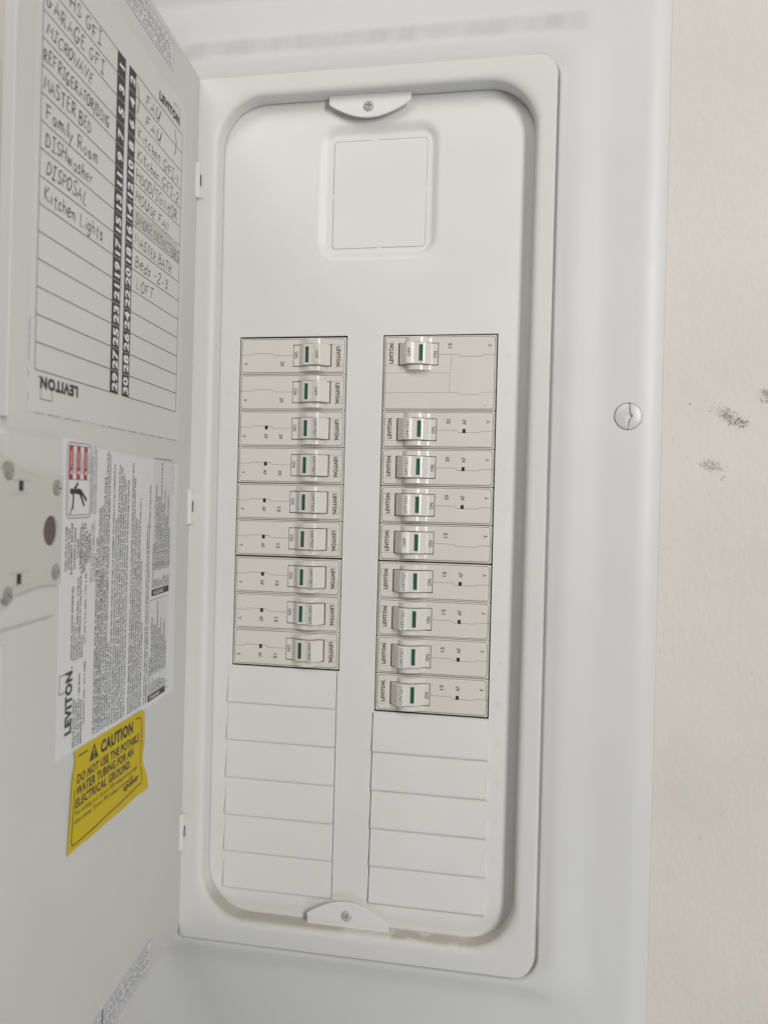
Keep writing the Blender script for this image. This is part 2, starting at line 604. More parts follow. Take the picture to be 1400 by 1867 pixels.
sq = [R(-52, 64, 38, 158, 0.01, PY), R(-35.2, 47.2, 53.6, 145.6, 15, PY), R(-30.6, 42.6, 58.3, 140.0, 8, PY + 3.0),
      R(-26.0, 38.9, 61.2, 135.4, 2.4, PY + 3.0), R(-26.0, 38.9, 61.2, 135.4, 2.4, PY + 4.4)]
loft(mb, soften(sq, [0, (0.12, 0.38), (0.30, 0.25), 0, 0], 5), n=8)
dead = mb.build('dead_front', 'plate', panel, smooth=35, weld=True)
mb = MB()
p = R(-25.78, 38.68, 61.42, 135.18, 2.3, PY + 4.0)
loft(mb, soften([p, inset(p, 0.0, PY + 2.95), inset(p, 0.4, PY + 2.8), inset(p, 2.0, PY + 2.8)], [0, 0.4, 0.15, 0], 3), n=6, cap=True)
for bx0, bx1, bz0, bz1 in ((-26.2, -25.2, 96, 98.5), (38.2, 39.1, 98, 101), (5.5, 8.5, 60.9, 61.9), (1.5, 5, 134.6, 135.6)):
    box(mb, bx0, bx1, PY + 2.9, PY + 3.6, bz0, bz1)
mb.build('blank_plate', 'plate', dead, smooth=35)

# filler plates: bent steel blanks that overlap like shingles, lower edge proud
fill_L = [-230.8, -255.5, -281.8, -308.2, -334.3, -359.9, -385.5]
fill_R = [-256.4, -282.5, -308.6, -334.4, -360.1, -385.3]
for lst, x0, x1, inner in ((fill_L, -91.6, -14.1, 1), (fill_R, 11.9, 89.3, -1)):
    for i in range(len(lst) - 1):
        mb = MB()
        zt, zb = lst[i], lst[i + 1]
        j = random.uniform(-0.12, 0.12)
        a0 = x0 + (0.12 if inner < 0 else -0.25)
        a1 = x1 - (0.12 if inner > 0 else -0.25)
        prof = soften([[1.25, zt + 0.6], [1.0, zt - 1.5], [-0.75 + j, zb + 1.4], [-0.35 + j, zb + 0.1], [1.1, zb + 0.05]], [0, 0.4, (0.06, 0.45), 0.4, 0], 4)
        rim = [(q[0], q[1]) for q in prof]
        n = len(rim)
        mb.add([(a0, y, z) for y, z in rim] + [(a1, y, z) for y, z in rim] + [(a0, 2.0, z) for y, z in rim] + [(a1, 2.0, z) for y, z in rim],
               [(k, k + 1, k + 1 + n, k + n) for k in range(n - 1)] + [(k, k + 2 * n, k + 1 + 2 * n, k + 1) for k in range(n - 1)] +
               [(k + n, k + n + 1, k + 1 + 3 * n, k + 3 * n) for k in range(n - 1)])
        mb.build('filler_plate', 'plate', dead, smooth=40)

# raised circuit numbers pressed into the plate on either side
for k in range(15):
    for side in (0, 1):
        num = 2 * k + 1 + side
        z = -25.4 * k - 12.9 if k < 9 else -25.8 * (k - 9) - 243.5
        mb = MB()
        x = 96.3 if side else -97.0
        s = str(num)
        f = lambda tx, ty, x=x, z=z: (x - 1.3 + ty if False else x + 1.4 - ty, PY - 0.05, z - 1.6 * len(s) + tx * 1.0)
        put_text(mb, s, 2.9, f, bold=0.012)
        # give the flat glyph a little height
        me = mb.mesh('numeral', ('plate',))
        bm = bmesh.new()
        bm.from_mesh(me)
        bmesh.ops.remove_doubles(bm, verts=bm.verts, dist=1e-6)
        ret = bmesh.ops.extrude_face_region(bm, geom=bm.faces[:])
        bmesh.ops.translate(bm, verts=[e for e in ret['geom'] if isinstance(e, bmesh.types.BMVert)], vec=(0, -0.00018, 0))
        bm.to_mesh(me)
        bm.free()
        link('numeral', me, dead)

# dark steel box behind
mb = MB()
x0, x1, z0, z1, y0, y1 = -182, 182, -454, 230, 1.9, 95
for a, b in (((x0, z0), (x1, z0)), ((x1, z0), (x1, z1)), ((x1, z1), (x0, z1)), ((x0, z1), (x0, z0))):
    mb.quad((a[0], y0, a[1]), (b[0], y0, b[1]), (b[0], y1, b[1]), (a[0], y1, a[1]))
mb.quad((x0, y1, z0), (x1, y1, z0), (x1, y1, z1), (x0, y1, z1))
mb.build('enclosure', 'dark', panel)


# ---- screws
def screw_disc(name, mat, parent, cx, cz, y, r, dome, groove, rings=22, segs=72, tilt=0.0):
    mb = MB()
    vs, fs = [(cx, y - dome + groove(0.0, 0.0), cz)], []
    for i in range(1, rings + 1):
        t = i / rings
        for j in range(segs):
            a = 2 * math.pi * j / segs
            x, z = r * t * math.cos(a), r * t * math.sin(a)
            h = dome * (1 - t ** 2.6)
            vs.append((cx + x, y - h + groove(x, z), cz + z))
    for j in range(segs):
        fs.append((0, 1 + (j + 1) % segs, 1 + j))
    for i in range(rings - 1):
        for j in range(segs):
            a, b = 1 + i * segs + j, 1 + i * segs + (j + 1) % segs
            fs.append((a, b, b + segs, a + segs))
    k = 1 + (rings - 1) * segs
    m = len(vs)
    for j in range(segs):
        a = 2 * math.pi * j / segs
        vs.append((cx + r * math.cos(a), y + 2.5, cz + r * math.sin(a)))
    for j in range(segs):
        fs.append((k + j, k + (j + 1) % segs, m + (j + 1) % segs, m + j))
    mb.add(vs, fs)
    return mb.build(name, mat, parent, smooth=38)


def annulus(name, mat, parent, cx, cz, y, r0, r1, n=64):
    mb = MB()
    ring = [(cx + r * math.cos(2 * math.pi * k / n), y, cz + r * math.sin(2 * math.pi * k / n)) for r in (r0, r1) for k in range(n)]
    mb.add(ring, [(k, (k + 1) % n, (k + 1) % n + n, k + n) for k in range(n)])
    return mb.build(name, mat, parent)


def sm(e0, e1, x):
    t = max(0.0, min(1.0, (x - e0) / (e1 - e0)))
    return t * t * (3 - 2 * t)


def slot_groove(x, z):
    c, s = math.cos(0.06), math.sin(0.06)
    x, z = x * c - z * s, x * s + z * c
    w = 0.25 + 1.5 * max(0.0, 1 - (abs(z) / 8.4) ** 1.0)
    g = 4.5 * (1 - sm(w * 0.55, w, abs(x)))
    g = max(g, 5.0 * (1 - sm(1.7, 2.2, math.hypot(x * 0.85, z * 1.15))))
    return g


def phillips(rot=0.0, depth=1.5, w=0.75, r=2.7):
    def g(x, z):
        c, s = math.cos(rot), math.sin(rot)
        x, z = x * c - z * s, x * s + z * c
        d = min(abs(x), abs(z))
        l = max(abs(x), abs(z))
        return depth * (1 - sm(w * 0.4, w, d)) * (1 - sm(r * 0.35, r, l) ** 1.5)
    return g


ms = screw_disc('mounting_screw', 'screw_paint', panel, 173.4, -54.6, -5.75, 8.3, 1.3, slot_groove, rings=44, segs=140)
annulus('screw_gap_shade', 'dark', ms, 173.25, -54.6, -5.56, 8.0, 8.65)  # flat dark ring, painted shade for the gap round the screw head
annulus('socket_shade', 'dark', ms, 173.4, -54.6, -2.9, 0.02, 1.9)  # dark disc added to paint the shade deep in the socket

for top in (True, False):
    mb = MB()
    out = []
    if top:
        xa, xb, zs_, zl, zc, zr = -28.3, 28.0, 1, 158.2, 148.0, 157.6
        pts = [(xb, 164.5), (xa, 164.5), (xa, 157.2)]
        for k in range(1, 24):
            t = k / 24
            pts.append((xa + (xb - xa) * t, 157.2 - 10.0 * math.sin(math.pi * t) ** 0.9))
        pts.append((xb, 157.2))
        prism(mb, pts, -4.6, -3.2)
        cz = 154.6
    else:
        xa, xb = -29.4, 27.2
        pts = [(xa, -402.5), (xb, -402.5), (xb, -397.0)]
        for k in range(1, 24):
            t = k / 24
            pts.append((xb + (xa - xb) * t, -397.0 + 2.6 * t + (11.0) * math.sin(math.pi * t) ** 0.9))
        pts.append((xa, -394.4))
        prism(mb, pts, -4.6, -3.2)
        cz = -393.6
    tab = mb.build('retaining_tab', 'plate', panel)
    bv = tab.modifiers.new('edge', 'BEVEL')
    bv.width = 0.00035
    bv.segments = 2
    screw_disc('screw', 'tab_screw', tab, -0.8 if top else -1.9, cz, -4.7, 3.7, 1.5, phillips(0.15 if top else 0.5))

# ------------------------------------------------------------------ circuit breakers
HP = [(-5, 0), (14.6, 0), (15.3, 0.5), (16.0, 1.7), (17.2, 3.1), (18.8, 4.05), (20.8, 4.45), (23, 4.5), (25, 4.2), (26.6, 3.6), (28.2, 2.75),
      (29.8, 1.8), (31.2, 1.0), (32.4, 0.45), (33.6, 0.12), (34.6, 0), (90, 0)]
TP = [(10.9, -2.5), (10.95, 0.35), (11.15, 0.55), (16.6, 7.25), (17.1, 7.6), (17.6, 7.65), (19.8, 7.15), (20.4, 6.9), (21.2, 6.35), (22.6, 5.95),
      (24.9, 5.6), (27.6, 5.2), (29.0, 4.6), (30.4, 3.3), (31.6, 1.8), (32.4, 0.95), (33.2, 0.55), (34.2, 0.45), (37.0, 0.35), (37.05, -2.5)]


def interp(tab, u):
    if u <= tab[0][0]:
        return tab[0][1]
    for (a, b), (c, d) in zip(tab, tab[1:]):
        if u <= c:
            return b + (d - b) * (u - a) / (c - a) if c > a else d
    return tab[-1][1]


W = 76.07
SL = (10.15, 37.45, 5.05, 20.3)                  # toggle slot: u0, u1, v0, v1
WIN = (24.9, 27.5, 7.3, 18.3)                   # green window


def make_body(H, v_off):
    mb = MB()
    o = R(0.25, W - 0.25, 0.2, H - 0.2, 0.5, 6.0)
    inn = R(1.30, W - 1.30, 1.15, H - 1.15, 1.8, 0.95)
    rows = [o, inset(o, 0, 0.8, 0), inset(o, 0.25, 0.5, 0), inset(inn, -0.2, 0.45), inset(inn, -0.12, 2.0), inset(inn, 0.12, 2.0), inset(inn, 0.2, 0.2), inset(inn, 0.55, 0.0), R(4.2, W - 4.2, 4.2, H - 4.2, 0.01, 0.0)]
    loft(mb, soften(rows, [0, 0.3, 0.3, 0.05, 0, 0, 0.1, 0.2, 0], 3), n=5)
    v0, v1 = SL[2] + v_off, SL[3] + v_off
    us = sorted([4.2, SL[0], SL[1], W - 4.2])
    vs = sorted({4.2, v0, v1, H - 4.2})
    for i in range(len(us) - 1):
        for j in range(len(vs) - 1):
            if us[i] == SL[0] and vs[j] == v0:
                continue
            mb.quad((us[i], 0, vs[j]), (us[i + 1], 0, vs[j]), (us[i + 1], 0, vs[j + 1]), (us[i], 0, vs[j + 1]))
    # slot walls and floor, coloured black to stand for the shade inside
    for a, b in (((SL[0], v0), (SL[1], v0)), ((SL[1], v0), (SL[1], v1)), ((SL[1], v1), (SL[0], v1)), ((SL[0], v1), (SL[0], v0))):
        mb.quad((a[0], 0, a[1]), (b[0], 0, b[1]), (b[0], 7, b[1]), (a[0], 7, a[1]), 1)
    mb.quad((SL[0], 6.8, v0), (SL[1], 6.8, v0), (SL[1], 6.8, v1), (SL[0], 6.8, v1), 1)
    # curved shoulders either side of the toggle
    prof = [(u, h) for u, h in HP if 14 < u < 35]
    fine = []
    for (a, b), (c, d) in zip(prof, prof[1:]):
        for k in range(3):
            t = k / 3
            fine.append((a + (c - a) * t, b + (d - b) * t))
    fine.append(prof[-1])
    # smooth the polyline once
    fine = [fine[0]] + [(fine[i][0], (fine[i - 1][1] + 2 * fine[i][1] + fine[i + 1][1]) / 4) for i in range(1, len(fine) - 1)] + [fine[-1]]
    n = len(fine)
    for va, vb in ((1.75 + v_off, v0), (v1, 23.65 + v_off)):
        e = 0.14
        rows_ = [(va if va != v1 else va + 0.02, 0.0), (va + e * 0.3 if va != v1 else va + 0.02, 0.75), (va + e if va != v1 else va + 0.12, 1.0),
                 (vb - e if vb != v0 else vb - 0.12, 1.0), (vb - e * 0.3 if vb != v0 else vb - 0.02, 0.75), (vb if vb != v0 else vb - 0.02, 0.0)]
        verts = []
        for v, s in rows_:
            lo = -1.2 if s == 0.0 and ((va == v1 and v < va + 0.1) or (vb == v0 and v > vb - 0.1)) else 0.0
            for u, h in fine:
                verts.append((u, 0.02 - (h * (0.0 if s == 0.0 else (h - (1 - s) * 0.5) / h if h > 0.5 else s) if s else lo), v))
        mb.add(verts, [(r_ * n + k, r_ * n + k + 1, (r_ + 1) * n + k + 1, (r_ + 1) * n + k) for r_ in range(5) for k in range(n - 1)])
    return mb.mesh('body', ('breaker', 'black'), smooth=42)


def make_handle():
    mb = MB()
    us = [u for u, h in TP]
    extra = []
    for a, b in zip(us, us[1:]):
        if b - a > 0.9:
            for k in range(1, 3):
                extra.append(a + (b - a) * k / 3)
    us = sorted(set(us + extra + [WIN[0], WIN[1]]))
    va, vb = SL[2] + 0.36, SL[3] - 0.34
    vs = [va, va + 0.12, va + 0.4, WIN[2], WIN[3], vb - 0.4, vb - 0.12, vb]
    drop = [None, 0.35, 0.0, 0.0, 0.0, 0.0, 0.35, None]

    def pt(i, j):
        u, h = us[i], interp(TP, us[i])
        d = drop[j]
        return (u, 3.0 if d is None else -(h - d), vs[j])
    idx = {}
    V, F = [], []

    def vid(i, j):
        if (i, j) not in idx:
            idx[(i, j)] = len(V)
            V.append(pt(i, j))
        return idx[(i, j)]
    i0, i1 = us.index(WIN[0]), us.index(WIN[1])
    for i in range(len(us) - 1):
        for j in range(len(vs) - 1):
            if i0 <= i < i1 and j == 3:
                continue
            F.append((vid(i, j), vid(i + 1, j), vid(i + 1, j + 1), vid(i, j + 1)))
    mb.add(V, F)
    # window walls
    dep = 0.75
    ring = [(WIN[0], WIN[2]), (WIN[1], WIN[2]), (WIN[1], WIN[3]), (WIN[0], WIN[3])]
    for k in range(4):
        a, b = ring[k], ring[(k + 1) % 4]
        ha, hb = interp(TP, a[0]), interp(TP, b[0])
        mb.quad((a[0], -ha, a[1]), (b[0], -hb, b[1]), (b[0], -hb + dep, b[1]), (a[0], -ha + dep, a[1]))
    # close off the ends of the toggle, moulded ridge at the thumb edge
    me = mb.mesh('handle', ('handle',), smooth=30)
    g = MB()
    ha, hb = interp(TP, WIN[0]) - dep + 0.1, interp(TP, WIN[1]) - dep + 0.1
    a, b, c, d = WIN[0] + 0.1, WIN[1] - 0.1, WIN[2] + 0.1, WIN[3] - 0.1
    g.add([(a, -ha, c), (b, -hb, c), (b, -hb, d), (a, -ha, d), (a, -ha + 0.5, c), (b, -hb + 0.5, c), (b, -hb + 0.5, d), (a, -ha + 0.5, d)],
          ((0, 1, 2, 3), (0, 4, 5, 1), (1, 5, 6, 2), (2, 6, 7, 3), (3, 7, 4, 0)))
    return me, g.mesh('indicator', ('green',))


def surf_y(u, v, v_off, on_handle):
    if on_handle:
        return -interp(TP, u) - 0.05
    return -0.05


def make_lettering(amps, af, H, v_off, double=False):
    """printed words and the moulded trace line of one breaker"""
    mb = MB()

    def fm(u0, v0, handle=False):
        def f(tx, ty):
            u, v = u0 - ty, v0 + tx + v_off
            return (u, surf_y(u, v, v_off, handle), v)
        return f
    put_text(mb, 'LEVITON', 2.6, fm(6.65, 6.5), 0, bold=0.05, length=13.6, res=2)
    put_text(mb, '.', 2.5, fm(6.65, 20.5), 0, bold=0.03)
    for a, b in (((2.2, 15.7), (5.4, 15.7)), ((2.2, 20.2), (5.4, 20.2)), ((2.2, 15.7), (2.2, 20.2))):
        stroke(mb, [a, b], 0.14, lambda u, v: (u, -0.05, v + v_off), 1)
    put_text(mb, str(amps), 2.5, fm(46.3, 16.5), 0, bold=0.022, length=3.4)
    if af:
        put_text(mb, 'AF', 2.5, fm(57.1, 16.1), 0, bold=0.022, length=3.5)
    put_text(mb, 'T', 2.2, fm(73.0, 17.2), 0, bold=0.03)
    put_text(mb, 'ON', 2.5, fm(36.4, 9.9, True), 0, bold=0.02, length=4.5)
    if af:
        put_text(mb, 'OFF/TEST', 2.1, fm(19.75, 6.4, True), 0, bold=0.018, length=12.8)
    else:
        put_text(mb, 'OFF', 2.0, fm(19.6, 10.1, True), 0, bold=0.02, length=5.8)
    fl = lambda u, v: (u, -0.045, v + v_off)
    tl = [(37.4, 12.5), (51.0, 12.4), (51.9, 11.0), (66.4, 10.9), (67.0, 11.9), (75.3, 11.9)]
    for a, b, w, mi in zip(tl, tl[1:], (0.22, 0.22, 0.24, 0.2, 0.22), (1, 1, 1, 2, 1)):
        stroke(mb, [a, b], w, fl, mi)
    stroke(mb, [(0.9, 5.35), (10.5, 5.35)], 0.12, fl, 2)
    if double:
        lines = [[(46.0, 12.4), (45.9, -0.2)], [(0.9, 0.15), (45.8, 0.1)], [(45.4, -0.2), (45.3, -13.2)], [(0.9, -13.2), (50.6, -13.1)],
                 [(50.6, -13.1), (51.2, -14.4), (65.2, -14.4), (65.8, -13.0), (75.3, -13.0)]]
        for i, l in enumerate(lines):
            stroke(mb, l, 0.16, fl, 2 if i < 2 else 1)
        stroke(mb, [(68.6, -21.8), (70.0, -21.6)], 0.25, fl, 1)
    return mb.mesh('lettering', ('grey_ink', 'faint_ink', 'faint_ink'))


def make_test_port():
    mb = MB()
    box(mb, 54.7, 56.8, -0.06, 0.3, 10.6, 13.3)
    return mb.mesh('test_port', ('black',))


body1, body2 = make_body(25.4, 0.0), make_body(50.8, 25.4)
handle_me, green_me = make_handle()
port_me = make_test_port()
lets = {}


def breaker(label, left, ztop, rows, amps, af, group):
    """ztop: upper edge; the left column is the same breaker turned half round"""
    H = 25.4 * rows
    key = (amps, af, rows)
    if key not in lets:
        lets[key] = make_lettering(amps, af, H, H - 25.4, rows == 2)
    t = thing('circuit_breaker', label, 'circuit breaker', (0, 0, 0), group)
    dy, tx = random.uniform(-0.3, 0.2), random.uniform(-0.006, 0.006)
    if left:
        t.location = (LX1 * MM, dy * MM, ztop * MM)
        t.rotation_euler = (tx, math.pi + random.uniform(-0.002, 0.002), 0)
    else:
        t.location = (RX0 * MM, dy * MM, (ztop - H) * MM)
        t.rotation_euler = (tx, random.uniform(-0.002, 0.002), 0)
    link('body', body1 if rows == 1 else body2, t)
    h = link('handle', handle_me, t)
    h.location = (0, 0, (H - 25.4) * MM)
    link('indicator', green_me, h)
    if af:
        link('test_port', port_me, t)
    link('lettering', lets[key], t)
    return t


ORD = ['topmost', 'second', 'third', 'fourth', 'fifth', 'sixth', 'seventh', 'eighth', 'bottom']
LB = [(20, 0), (20, 0), (20, 1), (20, 1), (15, 1), (15, 1), (15, 1), (15, 1), (15, 1)]
LDZ = [-0.35, -0.15, 0.1, 0.15, 0.2, 0.3, -0.35, -0.1, 0.1]
for i, (amp, af) in enumerate(LB):
    lab = '%d amp %s breaker with green indicator, %s in the left column' % (amp, 'arc fault' if af else 'plain', ORD[i] if i in (0, 8) else ORD[i] + ' from top')
    breaker(lab, True, -25.4 * i + LDZ[i], 1, amp, af, 'breakers in the left column')
breaker('double height 15 amp breaker with one small toggle, at the top of the right column', False, 0.0, 2, 15, 0, 'breakers in the right column')
RB = [(20, 1), (20, 1), (20, 1), (15, 0), (15, 1), (15, 1), (15, 1), (15, 1)]
RN = ['just below the double height breaker in the right column', 'second below the double height breaker in the right column',
      'right above the plain one in the right column', None,
      'right below the plain one in the right column', 'third from bottom of the right column', 'second from bottom of the right column', 'lowest in the right column']
RDZ = [0.05, 0.1, 0.1, 0.15, -0.35, -0.1, -0.05, -0.05]
for i, (amp, af) in enumerate(RB):
    lab = ('%d amp arc fault breaker, %s' % (amp, RN[i])) if af else 'plain 15 amp breaker without AF mark between arc fault breakers in the right column'
    breaker(lab, False, -50.8 - 25.4 * i + RDZ[i], 1, amp, af, 'breakers in the right column')

# ------------------------------------------------------------------ the door, swung out on its hinges
TH = 1.66825
DX, DY = -math.cos(TH), -math.sin(TH)            # along the door, away from the hinge
NX, NY = -DY, DX                                 # out of its inner face
SAG = -0.01995


def dp(s, z, h=0.0):
    return (-119.0 + DX * s + NX * h - 0.00076 * z, -12.0 + DY * s + NY * h, z + SAG * s)


door = thing('cabinet_door', 'open white steel door with a circuit directory and stickers on its inner face', 'door', (-119, -12, -412))
DOFF = Vector((-119, -12, -412)) * MM


def dbuild(mb, name, mats, parent, smooth=None):
    o = mb.build(name, mats, parent, smooth)
    if parent is door:
        o.location = -DOFF
    return o


mb = MB()


def dslab(mb, outline, h0, h1, mi=0):
    n = len(outline)
    mb.add([dp(s, z, h1) for s, z in outline] + [dp(s, z, h0) for s, z in outline],
           [tuple(range(n)), tuple(reversed(range(n, 2 * n)))] + [(i, i + n, (i + 1) % n + n, (i + 1) % n) for i in range(n)], mi)


dol = [(s, z) for s, z in rr(-0.5, 242.0, -412.6, 178.0, (10, 5, 5, 10), 5)]
dslab(mb, dol, -1.5, 0.0)
# folded edge along the free side, and return flanges behind
for s0, s1, z0, z1, h0, h1 in ((239.6, 242.2, -402, -172, -1.4, 4.2), (239.6, 242.2, -80, 168, -1.4, 4.2), (2, 240, 176.2, 177.6, -9, -1.4), (8, 236, -412.2, -411.2, -9, -1.4)):
    dslab(mb, [(s0, z0), (s1, z0), (s1, z1), (s0, z1)], h0, h1)
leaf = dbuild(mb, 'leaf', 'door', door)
bv = leaf.modifiers.new('edge', 'BEVEL')
bv.width = 0.0005
bv.segments = 2
bv.limit_method = 'ANGLE'

# three rolled hinge knuckles between frame and door
for zc, ln in ((106.0, 24.0), (-119.3, 24.0), (-343.8, 25.0)):
    mb = MB()
    n = 20
    ring = []
    r = 2.55
    for zz, rad in ((zc - ln / 2, r - 0.4), (zc - ln / 2 + 0.4, r), (zc + ln / 2 - 0.4, r), (zc + ln / 2, r - 0.4)):
        for k in range(n):
            a = 2 * math.pi * k / n
            ring.append((-118.4 + rad * math.cos(a), -14.0 + rad * math.sin(a), zz))
    fs = [(i * n + k, i * n + (k + 1) % n, (i + 1) * n + (k + 1) % n, (i + 1) * n + k) for i in range(3) for k in range(n)]
    fs += [tuple(range(n)), tuple(range(3 * n, 4 * n))]
    mb.add(ring, fs)
    box(mb, -118.4, -114.2, -13.2, -12.02, zc - ln / 2 + 0.3, zc + ln / 2 - 0.3)
    box(mb, -116.05, -115.75, -14.6, -13.0, zc - 3.5, zc + 4.0, 1)
    dbuild(mb, 'hinge', ('trim', 'dark'), door, smooth=40)

# raised latch seat and latch plate on the free side
mb = MB()
seat = rr(191.8, 246.0, -168, -84.2, 3.0, 4)
n = len(seat)
ins = rr(194.2, 245.5, -165.6, -86.6, 2.4, 4)
mb.add([dp(s, z, 0.02) for s, z in seat] + [dp(s, z, 2.8) for s, z in ins], [(i, (i + 1) % n, (i + 1) % n + n, i + n) for i in range(n)] + [tuple(range(n, 2 * n))])
dbuild(mb, 'latch_seat', 'door', door, smooth=30)
mb = MB()
plate = [(195.0, -102.6), (211.0, -103.0), (233.0, -100.0), (236.0, -94.5), (252.0, -93.5), (252.0, -160.0), (236.0, -158.5), (233.0, -152.6), (211, -151.0), (195.0, -152.2)]
holec = (205.4, -127.3)
hr = 6.7
# plate face is built as a fan of quads around the round hole
M_ = 48


def ray_out(a):
    best = None
    for i in range(len(plate)):
        (x1, y1), (x2, y2) = plate[i], plate[(i + 1) % len(plate)]
        dx, dy = math.cos(a), math.sin(a)
        ex, ey = x2 - x1, y2 - y1
        den = dx * ey - dy * ex
        if abs(den) < 1e-9:
            continue
        t = ((x1 - holec[0]) * ey - (y1 - holec[1]) * ex) / den
        u = ((x1 - holec[0]) * dy - (y1 - holec[1]) * dx) / den
        if t > 0 and -1e-6 <= u <= 1 + 1e-6 and (best is None or t < best):
            best = t
    return best


angs = sorted([2 * math.pi * k / M_ for k in range(M_)] + [math.atan2(y - holec[1], x - holec[0]) % (2 * math.pi) for x, y in plate])
K = len(angs)
inner = [(holec[0] + hr * math.cos(a), holec[1] + hr * math.sin(a)) for a in angs]
outer = [(holec[0] + ray_out(a) * math.cos(a), holec[1] + ray_out(a) * math.sin(a)) for a in angs]
HT = 5.0
V = [dp(s, z, HT) for s, z in inner] + [dp(s, z, HT) for s, z in outer] + [dp(s, z, 1.0) for s, z in outer] + [dp(s, z, 1.2) for s, z in inner]
F = []
for i in range(K):
    j = (i + 1) % K
    F += [(i, i + K, j + K, j), (i + K, i + 2 * K, j + 2 * K, j + K), (i, j, j + 3 * K, i + 3 * K)]
mb.add(V, F)
# raised middle of the housing
dslab(mb, [(214, -104.6), (250, -101.2), (250, -153.2), (214, -150.2)], HT - 0.5, HT + 0.9)
lp = dbuild(mb, 'latch_plate', ('latch',), door, smooth=25)
bv = lp.modifiers.new('edge', 'BEVEL')
bv.width = 0.0006
bv.segments = 2
bv.limit_method = 'ANGLE'


def door_disc(name, mat, parent, s0, z0, h0, r, dome, groove):
    mb = MB()
    rings, segs = 14, 40
    vs, fs = [], []
    for i in range(rings + 1):
        t = i / rings
        for j in range(segs):
            a = 2 * math.pi * j / segs
            x, z = r * t * math.cos(a), r * t * math.sin(a)
            vs.append(dp(s0 + x, z0 + z, h0 + dome * (1 - t ** 2.6) - groove(x, z)))
    for i in range(rings):
        for j in range(segs):
            a, b = i * segs + j, i * segs + (j + 1) % segs
            fs.append((a, b, b + segs, a + segs))
    m = len(vs)
    for j in range(segs):
        a = 2 * math.pi * j / segs
        vs.append(dp(s0 + r * math.cos(a), z0 + r * math.sin(a), h0 - 1.0))
    for j in range(segs):
        fs.append((rings * segs + j, rings * segs + (j + 1) % segs, m + (j + 1) % segs, m + j))
    mb.add(vs, fs)
    return mb.build(name, mat, parent, smooth=38)


for k, (s0, z0) in enumerate(((242.6, -101.8), (200.8, -108.2), (200.2, -146.2), (241.6, -152.0))):
    door_disc('screw', 'steel', lp, s0, z0, HT + 0.1 + (0.9 if s0 > 220 else 0), 3.8, 1.2, phillips(0.4 + 0.7 * k, 1.1, 0.8, 2.6))
mb = MB()
c = [dp(holec[0] + 6.65 * math.cos(2 * math.pi * k / 32), holec[1] + 6.65 * math.sin(2 * math.pi * k / 32), 3.9) for k in range(32)]
mb.add(c, [tuple(range(32))])
mb.build('lock_bore', 'lock', lp)
for zc in (-107.6, -146.0):
    mb = MB()
    hh = HT + 0.95
    s0, s1, w = 226.0, 240.5, 2.7
    for a, b in (((s0, zc - w), (s1, zc - w)), ((s0, zc + w), (s1, zc + w))):
        dslab(mb, [(a[0], a[1] - 0.3), (b[0], b[1] - 0.3), (b[0], b[1] + 0.3), (a[0], a[1] + 0.3)], hh - 0.2, hh + 0.5)
    dslab(mb, [(s0 - 0.3, zc - w), (s0 + 0.3, zc - w), (s0 + 0.3, zc + w), (s0 - 0.3, zc + w)], hh - 0.2, hh + 0.5)
    dslab(mb, [(s0 + 5.6, zc - 2.1), (s0 + 8.8, zc - 2.1), (s0 + 8.8, zc + 2.1), (s0 + 5.6, zc + 2.1)], hh - 0.3, hh + 0.15, 1)
    mb.build('slide_slot', ('latch', 'black'), lp)

